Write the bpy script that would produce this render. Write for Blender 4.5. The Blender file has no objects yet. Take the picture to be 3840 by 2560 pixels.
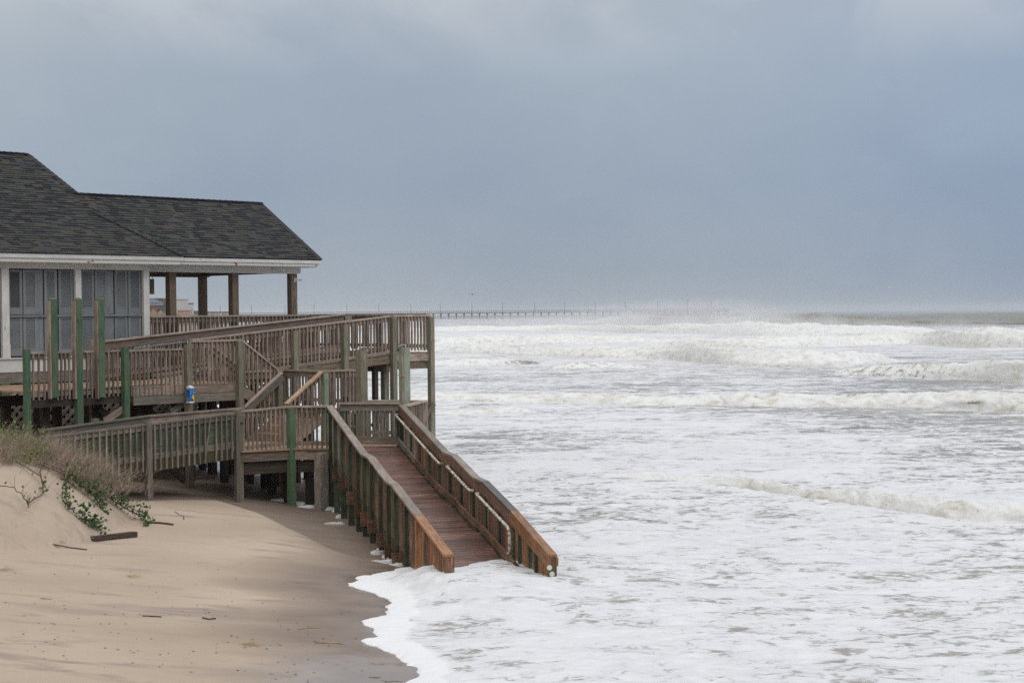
import bpy, math, random
import numpy as np
from mathutils import Vector, Matrix
random.seed(7); np.random.seed(7)
sc = bpy.context.scene
C = sc.collection

# ------------------------------------------------------------------ camera, sky, sun, exposure
FPX = 6000.0                       # focal length in pixels of the 3840 px wide photograph
HC = 4.3                           # eye height above the sand at the water's edge
PITCH, ROLL = 104/6000.0, -0.009
cam = bpy.data.cameras.new('camera'); camo = bpy.data.objects.new('camera', cam); C.objects.link(camo)
cam.sensor_width = 36.0; cam.lens = FPX/3840*36.0
cam.clip_start = 0.5; cam.clip_end = 60000
RM = (Matrix.Rotation(math.pi/2-PITCH, 3, 'X') @ Matrix.Rotation(ROLL, 3, 'Z'))
camo.matrix_world = Matrix.Translation((0, 0, HC)) @ RM.to_4x4()
sc.camera = camo
sc.view_settings.view_transform = 'Standard'; sc.view_settings.look = 'None'
sc.view_settings.exposure = 0.0; sc.view_settings.gamma = 1.0
try: sc.view_settings.use_curve_mapping = False
except Exception: pass
sc.cycles.use_denoising = False      # the slight grain that is left reads as film grain; denoising smears wood and foam
try:
    sc.cycles.denoiser = 'OPENIMAGEDENOISE'; sc.cycles.denoising_input_passes = 'RGB_ALBEDO_NORMAL'
except Exception: pass
sc.cycles.max_bounces = 6; sc.cycles.diffuse_bounces = 3; sc.cycles.glossy_bounces = 2
sc.cycles.volume_bounces = 1; sc.cycles.transparent_max_bounces = 6
sc.cycles.caustics_reflective = False; sc.cycles.caustics_refractive = False
sc.cycles.use_adaptive_sampling = False

SUN_EL, SUN_AZ = math.radians(48), math.radians(138)     # azimuth clockwise from +Y: behind the camera, to the right
sun = bpy.data.lights.new('sun', 'SUN'); suno = bpy.data.objects.new('sun', sun); C.objects.link(suno)
sun.energy = 0.8; sun.angle = math.radians(40); sun.color = (1.0, 0.96, 0.90)
sdir = Vector((math.sin(SUN_AZ)*math.cos(SUN_EL), math.cos(SUN_AZ)*math.cos(SUN_EL), math.sin(SUN_EL)))
suno.rotation_euler = sdir.to_track_quat('Z', 'Y').to_euler()

world = bpy.data.worlds.new('World'); sc.world = world; world.use_nodes = True
nt = world.node_tree; nt.nodes.clear()
def N(t, kind, **kw):
    n = t.nodes.new(kind)
    for k, v in kw.items():
        if k.startswith('i_'):
            key = k[2:]
            n.inputs[int(key) if key.isdigit() else key.replace('_', ' ')].default_value = v
        else: setattr(n, k, v)
    return n
def ramp(t, stops, interp='LINEAR'):
    r = t.nodes.new('ShaderNodeValToRGB'); cr = r.color_ramp; cr.interpolation = interp
    while len(cr.elements) < len(stops): cr.elements.new(0.5)
    for e, (p, c) in zip(cr.elements, stops):
        e.position = p; e.color = (*c, 1) if len(c) == 3 else c
    return r
def mathn(t, op, a=None, b=None, c=None, clamp=False):
    m = t.nodes.new('ShaderNodeMath'); m.operation = op; m.use_clamp = clamp
    for i, v in enumerate((a, b, c)):
        if v is None: continue
        if isinstance(v, (int, float)): m.inputs[i].default_value = v
        else: t.links.new(v, m.inputs[i])
    return m.outputs[0]
def mixc(t, fac, a, b, mode='MIX'):
    m = t.nodes.new('ShaderNodeMix'); m.data_type = 'RGBA'; m.blend_type = mode
    for sock, v in ((m.inputs[0], fac), (m.inputs[6], a), (m.inputs[7], b)):
        if isinstance(v, (int, float)): sock.default_value = v
        elif isinstance(v, tuple): sock.default_value = (*v, 1)
        else: t.links.new(v, sock)
    return m.outputs[2]
sky = N(nt, 'ShaderNodeTexSky', sky_type='NISHITA', sun_disc=False, sun_elevation=SUN_EL, sun_rotation=SUN_AZ, dust_density=3.0)
skys = N(nt, 'ShaderNodeMix', data_type='RGBA', blend_type='MULTIPLY'); skys.inputs[0].default_value = 1
nt.links.new(sky.outputs[0], skys.inputs[6]); skys.inputs[7].default_value = (0.09, 0.09, 0.09, 1)
tc = N(nt, 'ShaderNodeTexCoord')
sep = N(nt, 'ShaderNodeSeparateXYZ'); nt.links.new(tc.outputs['Generated'], sep.inputs[0])
elev = mathn(nt, 'MAXIMUM', sep.outputs[2], 0.0)
# storm cloud deck: soft billows, stretched sideways, brightening towards the zenith as an overcast does
mp = N(nt, 'ShaderNodeMapping'); mp.inputs['Scale'].default_value = (1.0, 1.0, 1.5); mp.inputs['Location'].default_value = (0.35, 0.2, 0.1)
nt.links.new(tc.outputs['Generated'], mp.inputs[0])
n1 = N(nt, 'ShaderNodeTexNoise', i_Scale=3.2, i_Detail=4.0, i_Roughness=0.5); nt.links.new(mp.outputs[0], n1.inputs['Vector'])
n2 = N(nt, 'ShaderNodeTexNoise', i_Scale=11.0, i_Detail=7.0, i_Roughness=0.58, i_Distortion=0.4); nt.links.new(mp.outputs[0], n2.inputs['Vector'])
base = ramp(nt, [(0.0, (0.36, 0.405, 0.455)), (0.025, (0.325, 0.382, 0.455)), (0.08, (0.305, 0.375, 0.47)), (0.15, (0.345, 0.415, 0.505)), (0.21, (0.42, 0.475, 0.55)), (0.42, (0.76, 0.80, 0.85)), (1.0, (1.20, 1.22, 1.25))])
nt.links.new(elev, base.inputs[0])
t1 = ramp(nt, [(0.28, (0.86, 0.90, 0.96)), (0.5, (1.0, 1.0, 1.0)), (0.72, (1.14, 1.12, 1.08))]); nt.links.new(n1.outputs[0], t1.inputs[0])
t2 = ramp(nt, [(0.3, (0.97, 0.975, 0.98)), (0.55, (1.0, 1.0, 1.0)), (0.75, (1.05, 1.045, 1.035))]); nt.links.new(n2.outputs[0], t2.inputs[0])
cl = mixc(nt, 1.0, mixc(nt, 1.0, base.outputs[0], t1.outputs[0], 'MULTIPLY'), t2.outputs[0], 'MULTIPLY')
# the cloud bank is thinner and greyer over the land (left), heavier and bluer out to sea (right)
side = ramp(nt, [(0.30, (1.16, 1.11, 1.04)), (0.5, (1.02, 1.01, 1.0)), (0.72, (0.88, 0.93, 1.02))], 'EASE')
nt.links.new(mathn(nt, 'ADD', mathn(nt, 'MULTIPLY', sep.outputs[0], 0.5), 0.5), side.inputs[0])
cl = mixc(nt, 1.0, cl, side.outputs[0], 'MULTIPLY')
# pale torn cloud tops higher up
hi = mathn(nt, 'MULTIPLY', mathn(nt, 'SUBTRACT', elev, 0.145), 14.0, clamp=True)
n3 = N(nt, 'ShaderNodeTexNoise', i_Scale=7.0, i_Detail=8.0, i_Roughness=0.55, i_Distortion=0.6); nt.links.new(mp.outputs[0], n3.inputs['Vector'])
t3 = ramp(nt, [(0.46, (0, 0, 0)), (0.62, (1, 1, 1))]); nt.links.new(n3.outputs[0], t3.inputs[0])
cl = mixc(nt, mathn(nt, 'MULTIPLY', hi, mathn(nt, 'MULTIPLY', t3.outputs[0], 0.75)), cl, (0.62, 0.645, 0.68))
final = mixc(nt, 0.96, skys.outputs[2], cl)
bg = N(nt, 'ShaderNodeBackground'); nt.links.new(final, bg.inputs[0]); bg.inputs[1].default_value = 1.0
nt.links.new(bg.outputs[0], N(nt, 'ShaderNodeOutputWorld').inputs[0])

HAZE = 0.00010
SPRAY = [(2300, 1196, 430, 34, 8, 3.6, .18), (2430, 1186, 420, 26, 9, 4.6, .24), (2600, 1184, 420, 30, 9, 5.0, .24), (2700, 1172, 440, 16, 6, 5.5, .12), (2800, 1196, 430, 30, 8, 3.4, .16), (2560, 1218, 330, 44, 8, 3.4, .18), (2880, 1235, 280, 30, 7, 3.0, .18), (1800, 1216, 420, 70, 10, 3.2, .12), (2160, 1214, 400, 44, 9, 3.4, .14), (3560, 1240, 260, 16, 5, 2.6, .20), (3000, 1250, 240, 26, 5, 2.4, .14), (3300, 1236, 300, 34, 6, 2.2, .10)]
# ------------------------------------------------------------------ measuring helpers
EYE = Vector((0, 0, HC))
def ray(x, y): return RM @ Vector(((x-1920)/FPX, (1280-y)/FPX, -1.0))
def at_depth(x, y, d):
    r = ray(x, y); return EYE + r*(d/r.y)
def at_z(x, y, z):
    r = ray(x, y); return EYE + r*((z-HC)/r.z)
def on_plane(x, y, p, n):
    r = ray(x, y); return EYE + r*((Vector(p)-EYE).dot(n)/r.dot(n))
Q = math.sqrt(0.5)
UD = Vector((Q, Q, 0)); WD = Vector((-Q, Q, 0))          # the house grid: u along its front, w away from the viewer
def G(u, w, z): return Vector((-8+Q*u-Q*w, 40+Q*u+Q*w, z))
def on_w(x, y, w): return on_plane(x, y, G(0, w, 0), WD)
def u_of(p): return (p-Vector((-8, 40, 0))).dot(UD)
def w_of(p): return (p-Vector((-8, 40, 0))).dot(WD)
def u_at(x, w, y=1300): return u_of(on_w(x, y, w))

# ------------------------------------------------------------------ numpy noise
def _h(ix, iy, seed):
    n = (ix*374761393 + iy*668265263 + seed*1442695041) & 0xffffffff
    n = ((n ^ (n >> 13))*1274126177) & 0xffffffff
    return ((n ^ (n >> 16)) & 0xffffff)/float(0xffffff)
def vnoise(x, y, seed=0):
    xi = np.floor(x).astype(np.int64); yi = np.floor(y).astype(np.int64)
    fx = x-xi; fy = y-yi; fx = fx*fx*(3-2*fx); fy = fy*fy*(3-2*fy)
    a = _h(xi, yi, seed); b = _h(xi+1, yi, seed); c = _h(xi, yi+1, seed); d = _h(xi+1, yi+1, seed)
    return (a*(1-fx)+b*fx)*(1-fy) + (c*(1-fx)+d*fx)*fy
def fbm(x, y, oct=4, seed=0, gain=0.5):
    s = 0; a = 1; t = 0
    for o in range(oct):
        s = s + a*vnoise(x*2**o+17.3*o, y*2**o-9.1*o, seed+o); t += a; a *= gain
    return s/t
def sstep(a, b, x):
    t = np.clip((x-a)/(b-a), 0, 1); return t*t*(3-2*t)

# ------------------------------------------------------------------ materials
MATS = {}
def newmat(name, rough=0.7, spec=0.3):
    m = bpy.data.materials.new(name); m.use_nodes = True; t = m.node_tree
    b = t.nodes['Principled BSDF']; b.inputs['Roughness'].default_value = rough
    b.inputs['Specular IOR Level'].default_value = spec
    MATS[name] = m
    return m, t, b
def wood(name, dark, mid, light, rough=0.75, spec=0.25, stain=None, stain_amt=0.5, vary=0.35, bump=0.25, stain_scale=2.2):
    m, t, b = newmat(name, rough, spec)
    uv = N(t, 'ShaderNodeUVMap'); oi = N(t, 'ShaderNodeObjectInfo')
    off = N(t, 'ShaderNodeCombineXYZ')
    t.links.new(mathn(t, 'MULTIPLY', oi.outputs['Random'], 37.0), off.inputs[0]); t.links.new(mathn(t, 'MULTIPLY', oi.outputs['Random'], 91.0), off.inputs[1])
    add = N(t, 'ShaderNodeVectorMath', operation='ADD'); t.links.new(uv.outputs[0], add.inputs[0]); t.links.new(off.outputs[0], add.inputs[1])
    mp = N(t, 'ShaderNodeMapping'); mp.inputs['Scale'].default_value = (1.3, 16, 16); t.links.new(add.outputs[0], mp.inputs[0])
    n = N(t, 'ShaderNodeTexNoise', i_Scale=2.2, i_Detail=7.0, i_Roughness=0.62, i_Distortion=0.7); t.links.new(mp.outputs[0], n.inputs['Vector'])
    r = ramp(t, [(0.28, dark), (0.5, mid), (0.72, light)]); t.links.new(n.outputs[0], r.inputs[0])
    # knots
    mk = N(t, 'ShaderNodeMapping'); mk.inputs['Scale'].default_value = (1.6, 5.0, 5.0); t.links.new(add.outputs[0], mk.inputs[0])
    vo = N(t, 'ShaderNodeTexVoronoi', i_Scale=1.2); t.links.new(mk.outputs[0], vo.inputs['Vector'])
    kr = ramp(t, [(0.06, (0.35, 0.35, 0.35)), (0.13, (1, 1, 1))]); t.links.new(vo.outputs['Distance'], kr.inputs[0])
    col = mixc(t, 0.8, r.outputs[0], kr.outputs[0], 'MULTIPLY')
    br = mathn(t, 'ADD', mathn(t, 'MULTIPLY', oi.outputs['Random'], 2*vary), 1-vary)
    bc = N(t, 'ShaderNodeCombineColor'); 
    for i in range(3): t.links.new(br, bc.inputs[i])
    col = mixc(t, 1.0, col, bc.outputs[0], 'MULTIPLY')
    if stain:
        g = N(t, 'ShaderNodeNewGeometry')
        ns = N(t, 'ShaderNodeTexNoise', i_Scale=stain_scale, i_Detail=5.0, i_Roughness=0.6); t.links.new(g.outputs['Position'], ns.inputs['Vector'])
        sr = ramp(t, [(0.42, (0, 0, 0)), (0.64, (1, 1, 1))]); t.links.new(ns.outputs[0], sr.inputs[0])
        col = mixc(t, mathn(t, 'MULTIPLY', sr.outputs[0], stain_amt), col, stain)
    t.links.new(col, b.inputs['Base Color'])
    bp = N(t, 'ShaderNodeBump', i_Strength=bump, i_Distance=0.01); t.links.new(n.outputs[0], bp.inputs['Height']); t.links.new(bp.outputs[0], b.inputs['Normal'])
    return m
WOOD = wood('weathered_wood', (0.12, 0.085, 0.066), (0.27, 0.2, 0.16), (0.43, 0.335, 0.275), stain=(0.11, 0.10, 0.072), stain_amt=0.45)
CAPW = wood('weathered_cap_wood', (0.2, 0.155, 0.125), (0.4, 0.318, 0.26), (0.57, 0.475, 0.4), stain=(0.15, 0.13, 0.10), stain_amt=0.4, vary=0.25)
GREYW = wood('grey_wood', (0.09, 0.077, 0.062), (0.215, 0.182, 0.148), (0.36, 0.31, 0.26), stain=(0.13, 0.12, 0.09), stain_amt=0.5)
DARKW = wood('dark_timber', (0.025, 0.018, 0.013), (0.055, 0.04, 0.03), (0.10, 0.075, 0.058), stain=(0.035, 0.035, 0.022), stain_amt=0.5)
POSTW = wood('greenish_post_wood', (0.115, 0.096, 0.068), (0.225, 0.195, 0.142), (0.35, 0.312, 0.24), stain=(0.13, 0.14, 0.09), stain_amt=0.5, vary=0.2)
GREENW = wood('green_painted_wood', (0.04, 0.075, 0.042), (0.085, 0.155, 0.088), (0.16, 0.25, 0.15), stain=(0.15, 0.16, 0.095), stain_amt=0.5, vary=0.3)
DGREENW = wood('dark_green_post_wood', (0.03, 0.04, 0.024), (0.07, 0.088, 0.052), (0.13, 0.152, 0.095), stain=(0.035, 0.03, 0.02), stain_amt=0.6, vary=0.3)
PALEG = wood('pale_green_post_wood', (0.17, 0.20, 0.14), (0.27, 0.31, 0.23), (0.38, 0.42, 0.32), stain=(0.15, 0.15, 0.10), stain_amt=0.5, vary=0.15)
WETDECK = wood('wet_deck_wood', (0.085, 0.038, 0.027), (0.19, 0.09, 0.065), (0.36, 0.21, 0.165), rough=0.42, spec=0.5, stain=(0.045, 0.026, 0.02), stain_amt=0.55, vary=0.4, bump=0.4, stain_scale=1.6)
WETWOOD = wood('wet_brown_wood', (0.085, 0.04, 0.024), (0.19, 0.098, 0.062), (0.32, 0.19, 0.13), rough=0.5, spec=0.4, stain=(0.04, 0.04, 0.022), stain_amt=0.5, vary=0.35)
NEWWOOD = wood('fresh_orange_wood', (0.16, 0.062, 0.022), (0.33, 0.15, 0.062), (0.50, 0.27, 0.135), rough=0.5, spec=0.4, stain=(0.12, 0.055, 0.028), stain_amt=0.45, vary=0.2)
STEPW = wood('golden_step_wood', (0.24, 0.15, 0.09), (0.42, 0.285, 0.18), (0.56, 0.41, 0.28), stain=(0.15, 0.09, 0.06), stain_amt=0.5, vary=0.15)
PAVW = wood('brown_pavilion_wood', (0.085, 0.058, 0.04), (0.18, 0.128, 0.09), (0.29, 0.22, 0.155), stain=(0.09, 0.085, 0.05), stain_amt=0.5, vary=0.15)
PLY = wood('mossy_plywood', (0.05, 0.055, 0.035), (0.115, 0.13, 0.085), (0.22, 0.24, 0.17), stain=(0.05, 0.06, 0.03), stain_amt=0.6, vary=0.1)
WHITEP = wood('white_painted_trim', (0.56, 0.545, 0.51), (0.66, 0.645, 0.605), (0.74, 0.725, 0.685), rough=0.6, stain=(0.44, 0.40, 0.33), stain_amt=0.35, vary=0.05, bump=0.08)
GREYP = wood('grey_shutter_paint', (0.16, 0.168, 0.168), (0.215, 0.226, 0.226), (0.27, 0.282, 0.28), rough=0.6, stain=(0.11, 0.115, 0.12), stain_amt=0.3, vary=0.08, bump=0.06)
def plain(name, col, rough=0.6, spec=0.3, metal=0.0, nscale=20, amt=0.15):
    m, t, b = newmat(name, rough, spec); b.inputs['Metallic'].default_value = metal
    g = N(t, 'ShaderNodeNewGeometry'); n = N(t, 'ShaderNodeTexNoise', i_Scale=float(nscale), i_Detail=5.0); t.links.new(g.outputs['Position'], n.inputs['Vector'])
    r = ramp(t, [(0.3, tuple(c*(1-amt) for c in col)), (0.7, tuple(min(1, c*(1+amt)) for c in col))]); t.links.new(n.outputs[0], r.inputs[0])
    t.links.new(r.outputs[0], b.inputs['Base Color']); return m
PIPE = plain('white_pvc_pipe', (0.62, 0.59, 0.50), 0.45, 0.4, amt=0.3)
STEEL = plain('galvanised_pipe', (0.33, 0.35, 0.37), 0.4, 0.5, metal=0.6)
RUST = plain('rusty_pipe', (0.28, 0.10, 0.03), 0.7, amt=0.4)
BLACK = plain('dark_interior', (0.01, 0.01, 0.011), 0.9)
def two_tone(name, c1, c2, scale, lo=0.55, hi=0.65, rough=0.5):
    m, t, b = newmat(name, rough); g = N(t, 'ShaderNodeNewGeometry')
    n = N(t, 'ShaderNodeTexNoise', i_Scale=float(scale), i_Detail=5.0); t.links.new(g.outputs['Position'], n.inputs['Vector'])
    r = ramp(t, [(lo, c1), (hi, c2)]); t.links.new(n.outputs[0], r.inputs[0]); t.links.new(r.outputs[0], b.inputs['Base Color']); return m
RUSTWHITE = two_tone('white_trim_with_rust', (0.64, 0.625, 0.58), (0.30, 0.13, 0.05), 5.0, 0.64, 0.69, 0.6)
RUSTPIPE = two_tone('white_pipe_rusting', (0.60, 0.58, 0.50), (0.26, 0.15, 0.06), 14, 0.5, 0.6)

# ------------------------------------------------------------------ object helpers
def link(o, parent=None):
    C.objects.link(o)
    if parent is not None: o.parent = parent
    return o
def tag(o, label=None, cat=None, group=None, kind=None):
    if label: o['label'] = label
    if cat: o['category'] = cat
    if group: o['group'] = group
    if kind: o['kind'] = kind
    return o
def thing(name, loc, label, cat, group=None):
    o = bpy.data.objects.new(name, None); o.empty_display_size = 0.3; o.location = loc; link(o); tag(o, label, cat, group); return o
def meshobj(name, verts, faces, mat, parent=None, loc=None, smooth=False, uvs=None):
    """world-space vertices; the object's origin goes to loc (or to its parent)"""
    org = Vector(loc) if loc is not None else (parent_loc(parent) if parent else Vector((0, 0, 0)))
    me = bpy.data.meshes.new(name)
    if isinstance(verts, np.ndarray): vs = (verts-np.array(org)).tolist()
    else: vs = [tuple(Vector(v)-org) for v in verts]
    me.from_pydata(vs, [], faces); me.update()
    if mat: me.materials.append(mat)
    if smooth: me.shade_smooth()
    o = bpy.data.objects.new(name, me); link(o, parent)
    o.location = org-parent_loc(parent) if parent else org
    return o
def parent_loc(p):
    v = Vector((0, 0, 0))
    while p is not None: v += p.location; p = p.parent
    return v
_boxes = {}
def box_mesh(L, a, b, mat):
    key = (round(L, 3), round(a, 3), round(b, 3), mat.name)
    if key in _boxes: return _boxes[key]
    me = bpy.data.meshes.new('plank'); x, y, z = L/2, a/2, b/2
    v = [(sx*x, sy*y, sz*z) for sx in (-1, 1) for sy in (-1, 1) for sz in (-1, 1)]
    f = [(0, 1, 3, 2), (4, 6, 7, 5), (0, 4, 5, 1), (2, 3, 7, 6), (0, 2, 6, 4), (1, 5, 7, 3)]
    me.from_pydata(v, [], f); uvl = me.uv_layers.new(name='UVMap')
    for p in me.polygons:
        nx = abs(p.normal.x) > 0.5; ny = abs(p.normal.y) > 0.5
        for li in p.loop_indices:
            c = me.vertices[me.loops[li].vertex_index].co
            uvl.data[li].uv = (c.z, c.y) if nx else ((c.x, c.z+0.37) if ny else (c.x, c.y))
    me.materials.append(mat); _boxes[key] = me; return me
def plank(parent, name, A, B, wid, thk, mat, up=Vector((0, 0, 1))):
    """board from A to B; thk lies along 'up', wid across"""
    A = Vector(A); B = Vector(B); d = B-A; L = d.length; x = d/L; y = up.cross(x)
    if y.length < 1e-4: y = Vector((0, 1, 0)).cross(x)
    y.normalize(); z = x.cross(y)
    o = bpy.data.objects.new(name, box_mesh(L, wid, thk, mat)); link(o, parent)
    M = Matrix((x, y, z)).transposed().to_4x4(); M.translation = (A+B)/2-parent_loc(parent)
    o.matrix_local = M; return o
def post(parent, name, base, top_z, a, b, mat, face=UD):
    base = Vector(base); return plank(parent, name, base, Vector((base.x, base.y, top_z)), b, a, mat, up=Vector(face))
def tube(parent, name, pts, r, mat, n=8):
    pts = [Vector(p) for p in pts]; vs = []; fs = []
    for i, p in enumerate(pts):
        d = (pts[min(i+1, len(pts)-1)]-pts[max(i-1, 0)]).normalized()
        h = Vector((0, 0, 1)) if abs(d.z) < 0.9 else Vector((1, 0, 0)); a = d.cross(h).normalized(); b = d.cross(a)
        for k in range(n):
            t = 2*math.pi*k/n; vs.append(p+(a*math.cos(t)+b*math.sin(t))*r)
    for i in range(len(pts)-1):
        for k in range(n):
            k2 = (k+1) % n; fs.append((i*n+k, i*n+k2, (i+1)*n+k2, (i+1)*n+k))
    fs.append(tuple(range(n))); fs.append(tuple(range((len(pts)-1)*n, len(pts)*n)))
    return meshobj(name, vs, fs, mat, parent, smooth=True)
def railing(parent, A, B, R, out, step=0.13, cap=True, low=0.06, mat=WOOD, capmat=CAPW, capw=0.15, board=0.13, bal=0.04, seed=0, miss=(), lean=None, botboard=True, a0=0.09, a1=0.09):
    """railing over floor points A-B: cap, upper board and bottom board on the deck side, balusters on the outer side"""
    rnd = random.Random(seed); A = Vector(A); B = Vector(B); out = Vector(out).normalized(); up = Vector((0, 0, 1))
    hz = Vector((B.x-A.x, B.y-A.y, 0)); L = hz.length; e = hz/L
    if cap: plank(parent, 'rail_cap', A+up*(R-0.02), B+up*(R-0.02), capw, 0.042, capmat)
    if board: plank(parent, 'rail_board', A+up*(R-0.045-board/2), B+up*(R-0.045-board/2), 0.038, board, mat)
    if botboard: plank(parent, 'bottom_rail', A+up*(low+0.12), B+up*(low+0.12), 0.038, 0.09, mat)
    n = max(1, int(round((L-a0-a1)/step)))
    for i in range(n+1):
        if i in miss: continue
        t = (a0+(L-a0-a1)*i/n)/L; p = A.lerp(B, t)+out*0.042
        j = Vector((rnd.uniform(-.009, .009), rnd.uniform(-.009, .009), 0))
        bot = p+up*(low+rnd.uniform(-.012, .012)); top = p+up*(R-0.045)+j
        if lean and i in lean: bot = bot+e*lean[i]
        plank(parent, 'baluster', bot, top, bal, bal, mat, up=e)
# ------------------------------------------------------------------ ground
SHORE_PX = [(1549, 2098), (1480, 2105), (1461, 2100), (1472, 2118), (1438, 2130), (1391, 2140), (1408, 2146), (1327, 2153), (1321, 2163), (1340, 2166), (1310, 2183), (1304, 2193),
            (1340, 2201), (1381, 2204), (1404, 2223), (1455, 2238), (1472, 2253), (1455, 2261), (1436, 2265), (1451, 2274), (1438, 2285), (1455, 2297), (1404, 2314), (1370, 2321),
            (1357, 2327), (1370, 2340), (1404, 2350), (1408, 2363), (1425, 2376), (1378, 2387), (1336, 2397), (1370, 2408), (1412, 2416), (1455, 2431), (1489, 2442), (1497, 2457), (1519, 2470),
            (1523, 2480), (1548, 2493), (1544, 2504), (1563, 2519), (1540, 2533), (1519, 2546), (1531, 2557), (1600, 2600), (1660, 2700), (1640, 2850)]
SHORE_BACK = [(1535, 2088), (1500, 2066), (1462, 2022), (1412, 1965), (1375, 1925), (1330, 1880), (1290, 1850), (1240, 1822), (1150, 1796), (1040, 1775), (930, 1758)]
shore = [at_z(x, y, 0.03) for x, y in reversed(SHORE_PX)] + [at_z(x, y, 0.03) for x, y in SHORE_BACK]
shore = [(p.x, p.y) for p in shore] + [(-9.2, 50.0), (-13, 60), (-23, 100), (-95, 500), (-187, 1000), (-700, 4000), (-1600, 9000)]
shore = [(0.5, 8.0)] + shore
SH = np.array(shore)
XS_Y = np.array([5, 20, 25, 31, 36, 45, 60, 100, 1000, 9000.]); XS_X = np.array([0.0, -1.5, -2.4, -2.3, -3.6, -6.6, -12.5, -22, -187, -1600.])
MOUND_PX = [(-300, 2110), (0, 2068), (200, 2045), (330, 2018), (420, 1978), (480, 1935), (470, 1880), (430, 1835), (380, 1800), (300, 1775)]
mound = [at_z(x, y, 0.5) for x, y in MOUND_PX]; mound = [(p.x, p.y) for p in mound] + [(-9.6, 35.5), (-12, 37), (-22, 38), (-22, 24)]
MO = np.array(mound)
def seg_dist(P, X, Y, closed=False):
    d = np.full(X.shape, 1e18); n = len(P)
    for i in range(n if closed else n-1):
        a = P[i]; b = P[(i+1) % n]; ab = b-a; L2 = (ab**2).sum()
        t = np.clip(((X-a[0])*ab[0]+(Y-a[1])*ab[1])/L2, 0, 1)
        d = np.minimum(d, (X-a[0]-t*ab[0])**2+(Y-a[1]-t*ab[1])**2)
    return np.sqrt(d)
def inside(P, X, Y):
    r = np.zeros(X.shape, bool); n = len(P)
    for i in range(n):
        a = P[i]; b = P[(i+1) % n]
        if a[1] == b[1]: continue
        c = ((a[1] > Y) != (b[1] > Y)) & (X < (b[0]-a[0])*(Y-a[1])/(b[1]-a[1])+a[0]); r ^= c
    return r
LANDP = np.vstack([SH, [(-20000, 9000), (-20000, 8)]])
RD = Vector((.259, -.966, 0)).normalized(); RP = Vector((.966, .259, 0)).normalized(); RL0 = at_depth(1240, 1520, 36.5); RW = 1.69
SCOUR = [at_z(x, y, 0.1) for x, y in ((560, 1880), (760, 1895), (930, 1935), (1060, 1988), (1180, 2032), (1350, 2062), (1470, 2084), (1549, 2096), (1600, 2060), (1250, 1870), (1000, 1845), (800, 1838), (600, 1830))]
SCOUR = np.array([(q.x, q.y) for q in SCOUR])
def ground_z(X, Y, fine=True):
    X = np.asarray(X, float); Y = np.asarray(Y, float)
    q = np.interp(Y, XS_Y, XS_X)-X
    z = np.where(q > 0, 0.075*q+0.0025*np.minimum(q, 8)**2, 0.035*q)
    z = np.clip(z, -1.4, 2.0)
    m = inside(MO, X, Y); d = seg_dist(MO, X, Y, True)
    z = z + np.where(m, 1.32*(1-np.exp(-d/1.15))*(0.9+0.25*(vnoise(X*0.7, Y*0.7, 5)-0.5)) + 0.03*(d > 0), 0)
    u = (X+8)*Q+(Y-40)*Q; w = -(X+8)*Q+(Y-40)*Q
    z = z + 0.95*sstep(0.0, 4.0, w)*sstep(2.0, -3.0, u)*sstep(60, 52, Y)
    # scour beside the row of ramp posts and a ledge where dry sand drops to it
    a = (X-RL0.x)*RP.x+(Y-RL0.y)*RP.y; t = (X-RL0.x)*RD.x+(Y-RL0.y)*RD.y
    z = z - 0.09*sstep(-2.3, -0.6, a)*sstep(2.2, 0.4, a)*sstep(-6, -1, t)*sstep(11.5, 8.5, t)
    z = z - np.where(inside(SCOUR, X, Y), 0.06*sstep(0, 0.45, seg_dist(SCOUR, X, Y, True)), 0)
    if fine:
        near = sstep(70, 40, Y)
        z = z + near*(0.03*(fbm(X*0.9, Y*0.9, 3, 11)-0.5)+0.012*(fbm(X*4, Y*4, 3, 12)-0.5)+0.004*(vnoise(X*22, Y*22, 13)-0.5))
        z = z + np.where(m, 0.10*(fbm(X*2.2, Y*2.2, 3, 15)-0.5)+0.03*(fbm(X*9, Y*9, 2, 16)-0.5), 0)
    return z
def gz(x, y): return float(ground_z(np.array([x]), np.array([y]))[0])
def grid_mesh(name, TA, DD, zfun, keep=None, attrs=None, mat=None):
    A, D = np.meshgrid(TA, DD); X = (A*D).ravel(); Y = D.ravel()
    Z = zfun(X, Y); nc, nr = len(TA), len(DD)
    V = np.stack([X, Y, Z], 1)
    i = np.arange(nr-1)[:, None]*nc+np.arange(nc-1)[None, :]
    F = np.stack([i, i+1, i+1+nc, i+nc], -1).reshape(-1, 4)
    if keep is not None:
        k = keep(X, Y); F = F[k[F].any(1)]
        used = np.zeros(len(V), bool); used[F.ravel()] = True
        mp = np.cumsum(used)-1; V = V[used]; F = mp[F]; X = X[used]; Y = Y[used]
    me = bpy.data.meshes.new(name); me.vertices.add(len(V)); me.vertices.foreach_set('co', V.astype(np.float32).ravel())
    me.loops.add(F.size); me.loops.foreach_set('vertex_index', F.astype(np.int32).ravel())
    me.polygons.add(len(F)); me.polygons.foreach_set('loop_start', np.arange(0, F.size, 4, dtype=np.int32)); me.polygons.foreach_set('loop_total', np.full(len(F), 4, np.int32))
    me.update(calc_edges=True); me.validate(); me.shade_smooth()
    for an, fn in (attrs or {}).items():
        at = me.attributes.new(an, 'FLOAT', 'POINT'); at.data.foreach_set('value', fn(X, Y).astype(np.float32))
    me.materials.append(mat); o = bpy.data.objects.new(name, me); link(o); return o
def depth_rows(y0, y1, n):     # rows evenly spread in viewing angle
    yy = np.linspace(y0, y1, n); return HC*FPX/yy

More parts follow.
